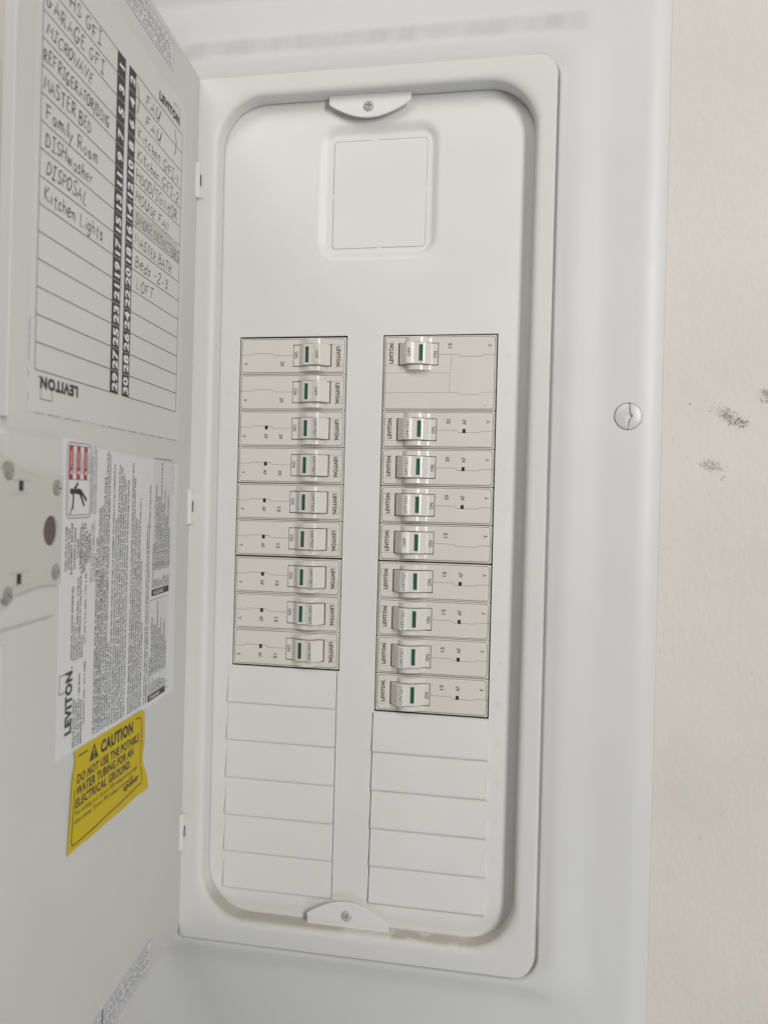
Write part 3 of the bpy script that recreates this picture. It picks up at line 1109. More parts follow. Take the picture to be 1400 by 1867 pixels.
# ------------------------------------------------------------------ handwriting: a pen alphabet of simple strokes
HW = {
    'A': [[(0, 0), (.38, 1), (.72, 0)], [(.14, .38), (.62, .36)]],
    'B': [[(.05, 0), (.08, 1)], [(.05, .98), (.45, .95), (.52, .75), (.38, .55), (.1, .52)], [(.1, .52), (.55, .46), (.62, .22), (.42, .02), (.04, 0)]],
    'C': [[(.6, .85), (.4, 1), (.14, .82), (.04, .45), (.16, .1), (.4, 0), (.62, .14)]],
    'D': [[(.08, 0), (.06, 1)], [(.02, .98), (.4, .9), (.64, .55), (.5, .15), (.04, 0)]],
    'E': [[(.55, .98), (.1, .96), (.06, .02), (.56, .04)], [(.08, .52), (.45, .54)]],
    'F': [[(.08, 0), (.1, .97)], [(.02, .95), (.62, 1)], [(.1, .52), (.48, .55)]],
    'G': [[(.62, .85), (.38, 1), (.12, .78), (.04, .4), (.2, .04), (.48, .02), (.6, .4)], [(.36, .42), (.72, .42)]],
    'H': [[(.06, 0), (.08, 1)], [(.6, 0), (.62, 1)], [(.08, .5), (.6, .54)]],
    'I': [[(.25, 0), (.27, 1)], [(.05, .98), (.48, 1)], [(.02, 0), (.48, .02)]],
    'K': [[(.08, 0), (.08, 1)], [(.6, 1), (.1, .45), (.62, 0)]],
    'L': [[(.1, 1), (.06, .03), (.56, .05)]],
    'M': [[(0, 0), (.14, 1), (.42, .35), (.7, 1), (.86, 0)]],
    'N': [[(.04, 0), (.08, 1), (.58, .02), (.62, 1)]],
    'O': [[(.35, 1), (.1, .8), (.04, .4), (.2, .04), (.46, .02), (.66, .35), (.62, .75), (.35, 1)]],
    'P': [[(.08, 0), (.1, 1)], [(.06, .98), (.5, .94), (.58, .7), (.4, .5), (.1, .47)]],
    'R': [[(.08, 0), (.1, 1)], [(.06, .98), (.5, .94), (.56, .72), (.38, .52), (.1, .48)], [(.28, .5), (.64, 0)]],
    'S': [[(.55, .86), (.34, 1), (.1, .86), (.16, .6), (.46, .42), (.54, .18), (.3, 0), (.04, .12)]],
    'T': [[(.32, 0), (.32, .97)], [(0, .96), (.64, 1)]],
    'U': [[(.06, 1), (.08, .25), (.26, 0), (.5, .1), (.6, .5), (.62, 1)], [(.62, .9), (.64, -.1)]],
    'V': [[(0, 1), (.3, 0), (.64, 1)]],
    'W': [[(0, 1), (.2, 0), (.42, .75), (.62, 0), (.86, 1)]],
    'a': [[(.44, .52), (.2, .6), (.04, .3), (.14, .02), (.36, .1), (.46, .5), (.46, .04), (.54, 0)]],
    'c': [[(.4, .5), (.2, .6), (.04, .3), (.18, .02), (.42, .1)]],
    'd': [[(.42, .5), (.18, .58), (.04, .28), (.16, .02), (.4, .14)], [(.46, 1), (.44, .02)]],
    'e': [[(.06, .3), (.42, .36), (.34, .58), (.14, .54), (.04, .26), (.2, .0), (.44, .08)]],
    'g': [[(.42, .5), (.2, .6), (.04, .32), (.18, .06), (.42, .2), (.42, .55)], [(.42, .55), (.4, -.2), (.22, -.38), (.04, -.24)]],
    'h': [[(.06, 0), (.08, 1)], [(.08, .36), (.26, .58), (.42, .44), (.42, 0)]],
    'i': [[(.1, .02), (.1, .55)], [(.11, .78), (.13, .84)]],
    'l': [[(.1, 0), (.1, 1)]],
    'm': [[(.04, 0), (.06, .55)], [(.06, .4), (.2, .56), (.3, .4), (.3, 0)], [(.3, .4), (.46, .56), (.56, .4), (.56, 0)]],
    'n': [[(.06, 0), (.06, .55)], [(.06, .36), (.24, .58), (.4, .42), (.42, 0)]],
    'o': [[(.22, .58), (.05, .36), (.12, .04), (.34, .03), (.44, .32), (.22, .58)]],
    'r': [[(.06, 0), (.06, .55)], [(.06, .34), (.22, .56), (.36, .5)]],
    's': [[(.36, .5), (.2, .6), (.08, .46), (.3, .26), (.32, .08), (.14, 0), (.02, .08)]],
    't': [[(.2, .95), (.2, .06), (.36, .02)], [(.02, .62), (.4, .66)]],
    'w': [[(0, .55), (.12, 0), (.28, .42), (.42, 0), (.58, .58)]],
    'y': [[(.04, .56), (.2, .1)], [(.46, .58), (.2, .02), (.04, -.4)]],
    '1': [[(.14, 0), (.16, 1)]],
    '2': [[(.06, .78), (.24, 1), (.48, .84), (.4, .5), (.06, .02), (.6, .06)]],
    '3': [[(.06, .9), (.32, 1), (.5, .8), (.24, .54), (.52, .34), (.4, .04), (.04, .06)]],
    '-': [[(.06, .42), (.36, .44)]],
    '/': [[(.02, -.2), (.4, 1.25)]],
    '\'': [[(.08, .85), (.12, 1.05)]],
}


def catmull(pts, n=4):
    if len(pts) < 3:
        return pts
    out = []
    P = [pts[0]] + list(pts) + [pts[-1]]
    for i in range(1, len(P) - 2):
        p0, p1, p2, p3 = P[i - 1], P[i], P[i + 1], P[i + 2]
        for k in range(n):
            t = k / n
            out.append(tuple(0.5 * (2 * p1[c] + (p2[c] - p0[c]) * t + (2 * p0[c] - 5 * p1[c] + 4 * p2[c] - p3[c]) * t * t + (3 * p1[c] - p0[c] - 3 * p2[c] + p3[c]) * t ** 3) for c in (0, 1)))
    out.append(pts[-1])
    return out


SHARP = set('AEFHIKLMNTVWi1-/l')


def handwrite(mb, s, x0, y0, cap, length, fmap, w=0.42, mi=0):
    rng = random.Random(s)
    adv, strokes = 0.0, []
    lean = rng.uniform(0.0, 0.3)
    for ch in s:
        if ch == ' ':
            adv += 0.5
            continue
        g = HW[ch]
        mx = max(p[0] for st in g for p in st)
        k = rng.uniform(0.88, 1.1)
        dy = rng.uniform(-0.09, 0.09)
        sl = lean + rng.uniform(-0.05, 0.05)
        for st in g:
            q = [(adv + (px + sl * py) * k + rng.uniform(-.022, .022), py * k + dy + rng.uniform(-.022, .022)) for px, py in st]
            strokes.append(q if ch in SHARP else catmull(q))
        adv += mx * k + rng.uniform(0.17, 0.3)
    kx = length / (adv - 0.24)
    for st in strokes:
        stroke(mb, [(x0 + px * kx, y0 + py * cap) for px, py in st], w * rng.uniform(0.7, 1.2), fmap, mi)


# ------------------------------------------------------------------ directory card
Z0, PIT = 124.03, 12.055
S1, S2, S3, S4 = 33.53, 111.2, 136.2, 214.0
H1 = 0.30
dtext = lambda s0, z0, h: (lambda tx, ty: dp(s0 - tx, z0 + ty, h))          # reads left to right
dturn = lambda s0, z0, h: (lambda tx, ty: dp(s0 + ty, z0 + tx, h))          # reads upwards
mb = MB()
co = rr(26.5, 218.5, -75.2, 143.5, (5, 5, 3, 3), 5)
dslab(mb, co, 0.0, 0.22)
card = dbuild(mb, 'directory_card', 'card', door)

mb = MB()
f0 = lambda x, y: dp(x, y, H1)
for sa, sb in ((S1, S2), (S3, S4)):
    for k in range(16):
        stroke(mb, [(sa, Z0 - k * PIT), (sb, Z0 - k * PIT)], 0.42, f0, 0)
    stroke(mb, [(S1 if sa == S1 else S4, Z0), (S1 if sa == S1 else S4, Z0 - 15 * PIT)], 0.42, f0, 0)
rect2(mb, S2 - 0.2, 120.9, Z0 - 15 * PIT - 0.2, Z0 + 0.2, f0, 0)
rect2(mb, 125.6, S3 + 0.2, Z0 - 15 * PIT - 0.2, Z0 + 0.2, f0, 0)
mb2 = MB()
for k in range(15):
    zc = Z0 - (k + 1) * PIT
    for num, sc_ in ((2 * k + 1, 126.9), (2 * k + 2, 112.4)):
        L = text_poly(str(num), 0.04, 3)[2] * 6.6 / CAP
        put_text(mb, str(num), 6.6, dturn(sc_ + 0.5, zc + (PIT - L) / 2, H1 + 0.1), 1, bold=0.04, res=3)
    if k:
        for sa, sb in ((S2, 120.7), (125.8, S3)):
            stroke(mb, [(sa, zc + PIT), (sb, zc + PIT)], 0.2, lambda x, y: dp(x, y, H1 + 0.1), 1)


def logo(mb, s0, z0, cap, length, h, ink=0, flip=False, turn=False):
    """block capitals with a square standing on the last letters"""
    if flip:
        f = lambda tx, ty: dp(s0 + tx, z0 - ty, h)
    elif turn:
        f = dturn(s0, z0, h)
    else:
        f = dtext(s0, z0, h)
    put_text(mb, 'LEVITON', cap, f, ink, bold=0.06, length=length, res=3)
    x0, x1, y0, y1 = length * 0.70, length * 0.985, cap * 0.75, cap * 1.95
    for a, b in (((x0, y0), (x0, y1)), ((x0, y1), (x1, y1)), ((x1, y1), (x1, y0))):
        stroke(mb, [a, b], cap * 0.07, f, ink)
    put_text(mb, '.', cap * 0.8, lambda tx, ty: f(tx + length * 1.02, ty), ink, bold=0.03)


logo(mb, 75.5, 127.6, 5.0, 36.0, H1)
logo(mb, 172.6, -59.3, 5.0, 36.5, H1, flip=True)
mb.build('printed_grid', ('ink', 'white_ink'), card)

rows_r = [('FAU', 97, 76, 6.3), ('FAU', 97, 74, 6.3), ('Kitchen GFI-1', 106.5, 41, 6.6), ('Kitchen GFI-2', 107.5, 39, 6.6), ('HOOD/IGNitOR', 108, 41, 6.4),
          ('HOUSE FAN', 108.5, 56, 6.0), ('SMOKE DETECTORS', 107.5, 35.5, 6.0), ('MASTER BATH', 108.5, 49, 6.0), ('Beds -2-3', 107, 55, 6.4), ('LOFT', 104.5, 79, 6.4)]
fh = lambda x, y: dp(x, y, 0.42)
for k, (s, sa, sb, cap) in enumerate(rows_r):
    z = Z0 - (k + 1) * PIT + 2.6
    mb = MB()
    handwrite(mb, s, 0, 0, cap, sa - sb, (lambda sa, z: lambda tx, ty: dp(sa - tx, z + ty - 0.02 * tx, 0.42))(sa, z), w=0.49)
    mb.build('handwritten_entry', 'pen', card)
rows_l = [('BATHS GFI', 212, 157, 6.6), ('GARAGE GFI', 212, 153.5, 6.6), ('MICROWAVE', 211, 166.5, 5.6), ('REFRIGERATOR/DING', 213, 145, 5.8), ('MASTER BED', 212, 166.5, 6.2),
          ('Family Room', 210, 158.5, 6.6), ('DISHwasher', 209.5, 163.5, 6.6), ('DISPOSAL', 208.5, 169.5, 6.6), ('Kitchen Lights', 210, 150.5, 6.8)]
for k, (s, sa, sb, cap) in enumerate(rows_l):
    z = Z0 - (k + 1) * PIT + 2.8
    mb = MB()
    handwrite(mb, s, 0, 0, cap, sa - sb, (lambda sa, z: lambda tx, ty: dp(sa - tx, z + ty, 0.42))(sa, z), w=0.55)
    mb.build('handwritten_entry', 'pen', card)
for sx, za, zb, bow in ((109, 120, 103, -2.6), (47.5, 121, 105, -2.6)):
    mb = MB()
    stroke(mb, [(sx + bow * math.sin(math.pi * t / 10), za + (zb - za) * t / 10) for t in range(11)], 0.55, fh, 0)
    mb.build('bracket_mark', 'pen', card)
mb = MB()
dslab(mb, [(110.4, 40.4), (35.6, 41.0), (35.4, 47.0), (42, 51.9), (110.2, 49.6)], 0.22, 0.36)
mb.build('correction_tape', 'tape', card)
mb = MB()
rng = random.Random(3)
for k in range(46):
    a = 30 + 183 * k / 46
    if rng.random() < 0.72:
        rect2(mb, a, a + 4.1, -75.35 - rng.uniform(0.1, 0.35), -75.2, lambda x, y: dp(x, y, 0.16), 0)
for k in range(12):
    if rng.random() < 0.6:
        z = -70 + k * 3.2
        rect2(mb, 218.5, 218.9, z, z + 2.6, lambda x, y: dp(x, y, 0.16), 0)
mb.build('card_edge_grime', 'edge_mark', card)

# ------------------------------------------------------------------ printed paper label with the maker's instructions
mb = MB()
dslab(mb, [(186.0, -236.6), (186.0, -84.2), (155, -85.5), (152, -87.3), (120, -88.6), (26.5, -91.0), (25.8, -178), (24.5, -240.5), (60, -240.8), (120, -239.6)], 0.0, 0.2)
lab = dbuild(mb, 'instruction_label', 'label', door)
mb = MB()
HB = 0.27
put = lambda s, sc_, za, zb, cap=1.75, bold=0.03, mi=0, h=HB: put_text(mb, s, cap, dturn(sc_ - cap / 2, za, h), mi, bold=bold, length=zb - za, res=1)
logo(mb, 171.6, -227.2, 6.6, 30.5, HB, turn=True)
put('CENTRE DE CHARGE INTERIEURE.', 172.9, -191.8, -155.5, 1.7)
for s, sc_, zb in (('BOITIER DE TYPE 1', 170.2, -174), ('PANNEAU: 225 AMPS MAX - VOIR LA', 167.4, -152), ('VALEUR NOMINALE AU DISJONCTEUR', 164.6, -151), ('PRINCIPAL', 161.8, -181)):
    put(s, sc_, -192.2, zb)
put('120 / 240 V C.A. 60Hz - 1 PH, 3 FIL', 159.0, -185.8, -150.5)
for s, sc_, zb in (('INDOOR LOAD CENTER', 169.2, -211), ('TYPE 1 ENCLOSURE', 166.6, -213.5), ('PANEL 225 AMPS MAX - SEE MAIN', 163.8, -200), ('BREAKER RATING', 161.0, -213.5)):
    put(s, sc_, -235.3, zb)
put('120/240VAC. 60Hz - 1PH, 3 WIRE', 158.0, -226.3, -195)
for s, sc_, za, zb in (('TURN OFF ALL POWER', 180.9, -147.8, -126.4), ('SUPPLYING THIS', 178.0, -147.2, -127.6), ('EQUIPMENT BEFORE', 175.2, -149.8, -124.9), ('WORKING INSIDE', 171.9, -147.5, -127.3),
                       ('COUPEZ', 168.6, -142.4, -132.8), ("L'ALIMENTATION", 166.0, -147.8, -127.5), ('ELECTRIQUE DE CET', 163.7, -150.3, -125.2), ('APPAREIL AVANT DE', 161.0, -150.3, -125.3),
                       ('TRAVAILLER A', 158.6, -146.3, -129.1), ("L'INTERIEUR", 156.0, -145.2, -130.5)):
    put(s, sc_, za, zb, 2.0, 0.03)
for s, sc_, za, zb in (('REPLACE ALL DEVICES AND COVERS', 153.6, -155.6, -126), ('OU TOUTE SERVICE DU EQUIPEMENT ALIMENTE', 151.0, -155.9, -124.5), ('UN ELECTRICIEN', 148.6, -156.1, -141.5),
                       ('DANGER. RISQUE DE CHOC ELECTRIQUE', 154.6, -120, -92), ('TOUS LES COURANTS DU ELECTRIQUES POUR', 152.3, -121, -86.5), ('TRAVAILLER SEULEMENT PAR UN ELECTRICIEN', 150.0, -121.5, -88)):
    put(s, sc_, za, zb, 1.45, 0.01)
BODY = [(146.6, -133, 'USE LEVITON TYPE LE CIRCUIT BREAKERS. MAX SUM OF BREAKER RATINGS PER STAB: 165 AMP.'),
        (144.0, -118, '1 TO BE USED FOR COPPER OR ALUMINUM LOAD CENTER ONLY. SUITABLE FOR USE WITH BRANCH BREAKER'),
        (141.3, -117, 'FOR MOUNTING IN VERTICAL ORIENTATION ONLY. THIS LOAD CENTER IS REVERSIBLE FOR BOTTOM FEED APPLICATIONS'),
        (138.6, -102, 'UTILISER DES DISJONCTEURS DE TYPE LE DE LEVITON. VALEUR NOMINALE MAXIMALE COMBINEE DES DISJONCTEURS POUR CHAQUE'),
        (135.8, -88, 'STAB (RATEUR): 165 AMP. LA CHARGE NE DOIT PAS DEPASSER 80% DE LA VALEUR NOMINALE DU DISJONCTEUR PRINCIPAL'),
        (133.0, -90, 'OU SECONDAIRE. POUR MONTAGE EN ORIENTATION VERTICALE SEULEMENT. LE CENTRE DE CHARGE EST REVERSIBLE POUR INSTALLATION'),
        (130.2, -190, 'AVEC ALIMENTATION PAR LE BAS.'),
        (126.9, -95, 'WHEN USED AS SERVICE EQUIPMENT AND UNUSED NEUTRAL HOLES MAY BE USED FOR EQUIPMENT GROUNDING IN THE COMBINATION'),
        (123.4, -124, 'INDICATED. REMOVE THE EQUIPMENT GROUNDING BAR TERMINALS WHEN REQUIRED BY THE ELECTRICAL INSPECTION AUTHORITIES.'),
        (120.2, -94.7, "LORSQU'UTILISE COMME EQUIPEMENT DE SERVICE, TOUS LES TROUS NEUTRES NON UTILISES PEUVENT ETRE UTILISES POUR LA"),
        (117.2, -96, "MISE A LA TERRE DE L'EQUIPEMENT. RETIRER LES TERMINAUX DE MISE A LA TERRE DES EQUIPEMENTS SI REQUIS PAR LES"),
        (114.2, -100, 'AUTORITES COMPETENTES EN INSPECTION ELECTRIQUE. INSTALLER LES VIS DE LIAISON ET LES BARRES SELON LE TABLEAU'),
        (111.0, -103, 'BREAKER INDICATES WHEN THE BREAKER HAS BEEN TRIPPED. TO RESTORE SERVICE, MOVE HANDLE TO EXTREME "OFF",'),
        (107.6, -103, "THEN TO ON. LE DISJONCTEUR INDIQUE QUE LE DISJONCTEUR EST DECLENCHE. POUR RESTAURER LE SERVICE"),
        (101.3, -93, 'BACKFED MAIN BREAKER REQUIRES HOLD DOWN KIT - CATALOG # LITLK. LOADCENTER ACCESSORIES SOLD SEPARATELY WITH'),
        (98.2, -101.8, "DISJONCTEUR PRINCIPAL REQUIERT L'ENSEMBLE D'ASSEMBLAGE POUR DISJONCTEUR. LES DISJONCTEURS DOIVENT ETRE"),
        (95.2, -124.5, 'USED WITH BREAKERS. OPENINGS MUST BE CLOSED WITH FILLER PLATES (CATALOG NUMBER: LFP1). ANY UNUSED OPENINGS'),
        (92.2, -126, 'LES OUVERTURES NON UTILISEES DOIVENT ETRE FERMEES AVEC DES PLAQUES DE REMPLISSAGE. (NO. CATALOGUE: LFP1)'),
        (89.2, -113, 'INSTALLER LES DISJONCTEURS SELON LES PLAQUES DE REMPLISSAGE. UTILISER UNIQUEMENT DES FILS DE CUIVRE 60/75 C'),
        (86.2, -150, 'TORQUE ALL TERMINALS AS SHOWN. SERRER TOUTES LES BORNES SELON LES COUPLES INDIQUES'),
        (83.0, -187, 'SEE WIRING DIAGRAM ON DOOR FOR CONNECTIONS'),
        (77.2, -128.6, 'FOR ADDITIONAL COMPATIBLE ACCESSORIES CONSULT TABLE OF LEVITON CATALOG NUMBERS BELOW.'),
        (74.1, -104.7, 'SE REFERER AU TABLEAU DES NUMEROS DE CATALOGUE LEVITON CI-DESSOUS POUR PLUS D\'ACCESSOIRES COMPATIBLES.')]
for i, (sc_, zb, s) in enumerate(BODY):
    put(s, sc_, -235.2 - 0.09 * i, zb, 1.8, 0.035)
rng = random.Random(5)
for sc_, za, zb in ((142.8, -232, -150), (140.1, -232, -150)):
    stroke(mb, [(sc_, za), (sc_, zb)], 0.12, lambda x, y: dp(x, y, HB), 0)
for (za, zb, head, rows) in ((-237.6, -175.6, 'STANDARD', ['CATALOG #', 'LB115', 'LB120-T', 'LB215', 'LB240', 'LB260', 'LPSBG', 'LFP1', 'LDHN', 'LTK']),
                             (-173.3, -88.8, 'ACCESSORIES', ['CATALOGUE', 'LDAF', 'LB8F', 'LBC1', 'LRKT', 'LGB', 'LD0RS', 'LLOCK', 'LSDK', 'LLPHN'])):
    sl, sr = 68.9 if za < -200 else 68.6, 39.2 if za < -200 else 38.6
    if za < -200:
        sl, sr = 71.0, 41.0
    rect2(mb, sr, sl, za, za + 4.0, lambda x, y: dp(x, y, HB), 0)
    put_text(mb, head, 2.2, lambda tx, ty: dp(sl - 3 - tx, za + 0.9 + ty, HB + 0.08), 1, bold=0.02, length=17, res=1)
    for k in range(11):
        s_ = sl + (sr - sl) * k / 10
        stroke(mb, [(s_, za + 4), (s_, zb)], 0.16, lambda x, y: dp(x, y, HB), 0)
    col2 = za + 16.0
    for zz in (zb, col2):
        stroke(mb, [(sl, zz), (sr, zz)], 0.3, lambda x, y: dp(x, y, HB), 0)
    d1 = ['DESCRIPTION', 'REPLACEMENT STAR SECONDARY BREAKER', 'SERVICE DE POIGNEE DE BRANCHE', 'SERVICE DE POIGNEE PRINCIPALE', 'SERRURE EQUIPEMENT DE VERROUILLAGE DE PORTE', 'SERVICE PRINCIPAL AUTORISE',
          'SERVICE DE DISJONCTEUR PRINCIPAL', 'TROUSSE BARRE DE MALT', 'BLOC DE CHARGE DE REMPLACEMENT', 'SERVICE ENTRANCE']
    for k, s in enumerate(rows):
        s_ = sl + (sr - sl) * (k + 0.5) / 10
        put(s, s_, za + 4.8, za + 4.8 + min(10.4, 1.25 * len(s)), 1.85, 0.015)
        t = d1[k]
        full = (zb - col2) - 1.6
        put(t, s_, col2 + 0.8, col2 + 0.8 + min(full, full * len(t) / 44.0 * (1.0 if k else 0.9)), 1.95, 0.015)
put('2008-LEV-PK-A1 REV C', 35.0, -110, -90, 1.3, 0.01)
put('E-3', 38.2, -236, -231, 1.3, 0.01)
mb.build('lettering', ('small_ink', 'white_ink'), lab)

# pictogram box: three red bars over a falling figure
mb = MB()
fz = lambda h: (lambda x, y: dp(x, y, h))
ol = rr(155.6, 181.8, -122.6, -86.2, 3.0, 5)
ol.append(ol[0])
dslab(mb, ol[:-1], 0.2, 0.30, 2)
stroke(mb, ol, 0.35, fz(0.34), 0)
i0, i1, j0, j1, jm = 157.2, 180.2, -121.2, -87.6, -104.0
for a, b in (((i0, j0), (i1, j0)), ((i1, j0), (i1, j1)), ((i1, j1), (i0, j1)), ((i0, j1), (i0, j0)), ((i0, jm), (i1, jm))):
    stroke(mb, [a, b], 0.28, fz(0.345), 0)
bw = (i1 - i0) / 6
for k in range(3):
    s1 = i1 - k * 2 * bw - 0.25
    rect2(mb, s1 - bw * 1.05, s1, jm + 0.1, j1 - 0.2, fz(0.36), 1)
    cs = s1 - bw * 0.5
    mb.add([dp(cs - 1.1, jm + 2.2, 0.40), dp(cs - 1.1, jm + 4.6, 0.40), dp(cs + 1.0, jm + 3.4, 0.40)], ((0, 1, 2),), 2)
    put_text(mb, ('DANGER', 'PELIGRO', 'DANGER')[k], 1.6, dturn(cs - 0.8, jm + 6.0, 0.40), 2, bold=0.02, length=8.0, res=1)
    for q, L in enumerate((9.5, 10.5, 8.0)):
        put_text(mb, ('HAZARDOUS VOLTAGE', 'TURN OFF ALL POWER', 'BEFORE WORKING')[q], 0.75, dturn(s1 - bw * 1.05 - 1.1 - q * 1.05, jm + 3.0, 0.36), 0, length=L, res=1)
# figure, lying with its head to the left as printed
FG = lambda u, v: dp(180.2 - (u - 290) / 455.0 * 23.0, -104.0 - (v - 975) / 700.0 * 17.0, 0.37)


def blob(pts, mi=0):
    mb.add([FG(u, v) for u, v in pts], [tuple(range(len(pts)))], mi)


blob([(365 + 45 * math.cos(t * math.pi / 8), 1210 + 62 * math.sin(t * math.pi / 8)) for t in range(16)])
blob([(395, 1150), (480, 1015), (500, 1060), (440, 1170)])
blob([(400, 1170), (500, 1150), (545, 1165), (580, 1250), (520, 1275), (420, 1255)])
blob([(505, 1170), (560, 1180), (690, 1370), (665, 1420)])
blob([(510, 1250), (560, 1245), (640, 1490), (615, 1525)])
stroke(mb, [(400, 1180), (395, 1300), (392, 1420), (385, 1500)], 30, lambda u, v: FG(u, v), 0)
stroke(mb, [(385, 1490), (360, 1560), (345, 1620), (330, 1675)], 18, lambda u, v: FG(u, v), 0)
stroke(mb, [(370, 1530), (412, 1580)], 18, lambda u, v: FG(u, v), 0)
stroke(mb, [(400, 1500), (385, 1560)], 14, lambda u, v: FG(u, v), 0)
mb.build('hazard_pictogram', ('ink', 'red', 'label'), lab)

# ------------------------------------------------------------------ yellow caution sticker, a little rumpled
rng = random.Random(11)
CA, CB, CC, CD = (168.2, -237.2), (75.8, -239.6), (70.5, -290.2), (172.6, -287.0)     # corners TL TR BR BL


def cau(x, y):
    """sticker coordinates 0..100 x 0..60 (y down) -> along the door, with creases"""
    u, v = x / 100, y / 60
    s = (CA[0] * (1 - u) + CB[0] * u) * (1 - v) + (CD[0] * (1 - u) + CC[0] * u) * v
    z = (CA[1] * (1 - u) + CB[1] * u) * (1 - v) + (CD[1] * (1 - u) + CC[1] * u) * v
    if u > 0.86:
        k = (u - 0.86) / 0.14
        s += 5.0 * k * math.exp(-((v - 0.62) / 0.16) ** 2)
        s -= 4.0 * k * max(0, v - 0.82) / 0.18 * 0.6
    if v > 0.8:
        z += 0.22 * math.sin(u * 17) * (v - 0.8) / 0.2
    if u < 0.08 and v < 0.3:
        s -= 2.2 * (1 - u / 0.08) * math.exp(-((v - 0.12) / 0.1) ** 2)
    h = 0.5 + 0.12 * math.sin(u * 9 + v * 4) + 0.9 * max(0, u - 0.9) / 0.1 * math.exp(-((v - 0.8) / 0.2) ** 2) * 1.2
    h += 0.22 * math.exp(-((u - 0.84 - 0.08 * v) / 0.02) ** 2)
    return s, z, h


mb = MB()
nu, nv = 60, 36
V, F = [], []
for j in range(nv + 1):
    for i in range(nu + 1):
        x, y = 100 * i / nu, 60 * j / nv
        # rounded top right corner
        if x > 94 and y < 6:
            dx, dy = (x - 94) / 6, (6 - y) / 6
            m = max(dx, dy)
            l = math.hypot(dx, dy)
            if l > 0:
                x, y = 94 + 6 * dx * m / l, 6 - 6 * dy * m / l
        s, z, h = cau(x, y)
        V.append(dp(s, z, h))
for j in range(nv):
    for i in range(nu):
        a = j * (nu + 1) + i
        F.append((a, a + 1, a + nu + 2, a + nu + 1))
mb.add(V, F)
nb = len(V)
edge = [i for i in range(nu + 1)] + [(j + 1) * (nu + 1) - 1 for j in range(1, nv + 1)] + [nv * (nu + 1) + i for i in range(nu - 1, -1, -1)] + [j * (nu + 1) for j in range(nv - 1, 0, -1)]
cau_o = dbuild(mb, 'caution_sticker', 'yellow', door, smooth=60)
mb = MB()


def cf(x0, y0):
    def f(tx, ty):
        s, z, h = cau(x0 + tx, y0 - ty)
        return dp(s, z, h + 0.09)
    return f


fc = cf(0, 0)
P_ = lambda pts, w: stroke(mb, [(x, -y) for x, y in pts], w, fc, 0)
put_text(mb, 'CAUTION', 7.6, cf(34, 11.6), 0, bold=0.05, length=46, res=3)
tri = [(19, 12.4), (25.0, 2.2), (31, 12.4)]
mb.add([fc(x, -y) for x, y in tri], ((0, 1, 2),), 0)
mb.add([dp(*(lambda c: (c[0], c[1], c[2] + 0.16))(cau(x, y))) for x, y in ((24.2, 5.4), (25.8, 5.4), (25.5, 9.3), (24.5, 9.3))], ((0, 1, 2, 3),), 1)
mb.add([dp(*(lambda c: (c[0], c[1], c[2] + 0.16))(cau(x, y))) for x, y in ((24.4, 10.2), (25.6, 10.2), (25.6, 11.4), (24.4, 11.4))], ((0, 1, 2, 3),), 1)
put_text(mb, 'DO NOT USE THE POTABLE', 5.5, cf(5.5, 20.6), 0, bold=0.034, length=84, res=2)
put_text(mb, 'WATER TUBING FOR AN', 5.5, cf(5.5, 27.8), 0, bold=0.034, length=75, res=2)
put_text(mb, 'ELECTRICAL GROUND.', 5.5, cf(5.5, 35.0), 0, bold=0.034, length=71, res=2)
put_text(mb, 'This building uses Uponor PEX tubing for its potable', 3.1, cf(5.5, 39.8), 0, bold=0.0, length=82, res=1)
put_text(mb, 'water piping. Uponor PEX tubing is non-metallic.', 3.1, cf(5.5, 44.4), 0, bold=0.0, length=76, res=1)
put_text(mb, 'uponor', 4.6, cf(66, 48.2), 0, bold=0.045, length=23, res=2)
P_([(5, 4.6), (17, 4.4)], 0.9)
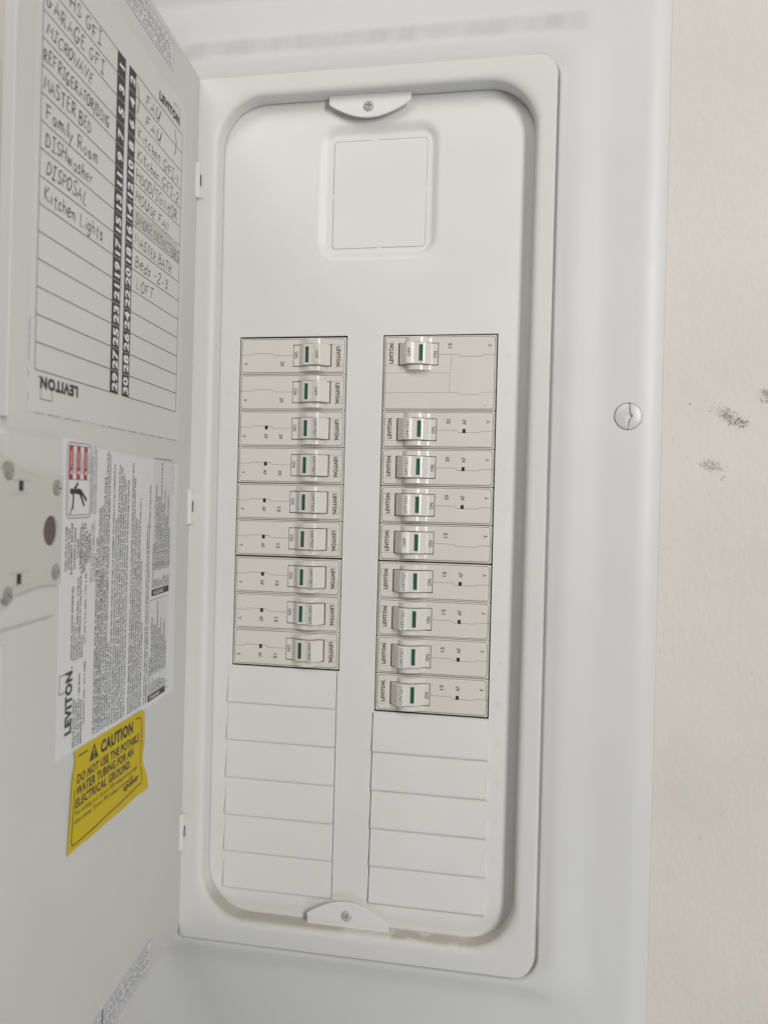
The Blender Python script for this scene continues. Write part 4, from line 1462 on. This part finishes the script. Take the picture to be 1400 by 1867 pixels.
P_([(83.5, 4.0), (90, 4.0), (92.5, 5.0), (94, 7.5)] + [(94, y) for y in range(9, 49, 3)] + [(93.6, 50), (92, 52), (89, 52.6)] + [(x, 52.8 + (90 - x) * 0.05) for x in range(86, 6, -4)] + [(5.5, 56.6), (4, 55)] + [(3.6, y) for y in range(53, 22, -3)], 0.8)
mb.build('lettering', ('ink', 'yellow'), cau_o)

# ------------------------------------------------------------------ narrow printed strips along the door's ends
for nm, sa, sb, za, zb, seed in (('top', 53.2, 230.0, 155.6, 172.6, 21), ('bottom', 53.6, 230.0, -407.0, -390.2, 22)):
    mb = MB()
    dslab(mb, [(sa, za), (sa, zb), (sb, zb), (sb, za)], 0.0, 0.16)
    st = dbuild(mb, 'specification_strip', 'label', door)
    st['label'] = 'thin printed strip near the door\'s %s edge' % nm
    mb = MB()
    rng = random.Random(seed)
    fs = lambda x, y: dp(x, y, 0.24)
    for a, b in (((sa, za), (sb, za)), ((sa, zb), (sb, zb)), ((sa, za), (sa, zb))):
        stroke(mb, [a, b], 0.22, fs, 0)
    words = ['MAIN LUGS', 'TORQUE LB-IN', 'WIRE SIZE AWG', 'COPPER', 'ALUMINUM 60/75C', 'NEUTRAL BAR', 'GROUND', 'BRANCH', 'LINE', '#14-#10', '#8', '#6-#4', '35', '40', '45', '250', 'CU/AL', 'MAX 225A', 'SCREW TYPE']
    for r_ in range(6):
        z = zb - 2.0 - r_ * (zb - za - 1.8) / 6
        s = sa + 2 + rng.uniform(0, 6)
        while s < sb - 22:
            wd_ = rng.choice(words)
            L = len(wd_) * 1.15
            put_text(mb, wd_, 1.45, (lambda s, z: lambda tx, ty: dp(s + L - tx, z - 0.7 + ty, 0.24))(s, z), 0, bold=0.0, length=L, res=1)
            s += L + rng.uniform(0.8, 3.0)
        if r_ in (1, 3):
            stroke(mb, [(sa, z - 1.1), (sb, z - 1.1)], 0.12, fs, 0)
    if nm == 'bottom':
        stroke(mb, [(125.8, za), (125.8, zb)], 1.2, fs, 0)
    mb.build('lettering', 'small_ink', st)

bpy.context.view_layer.update()
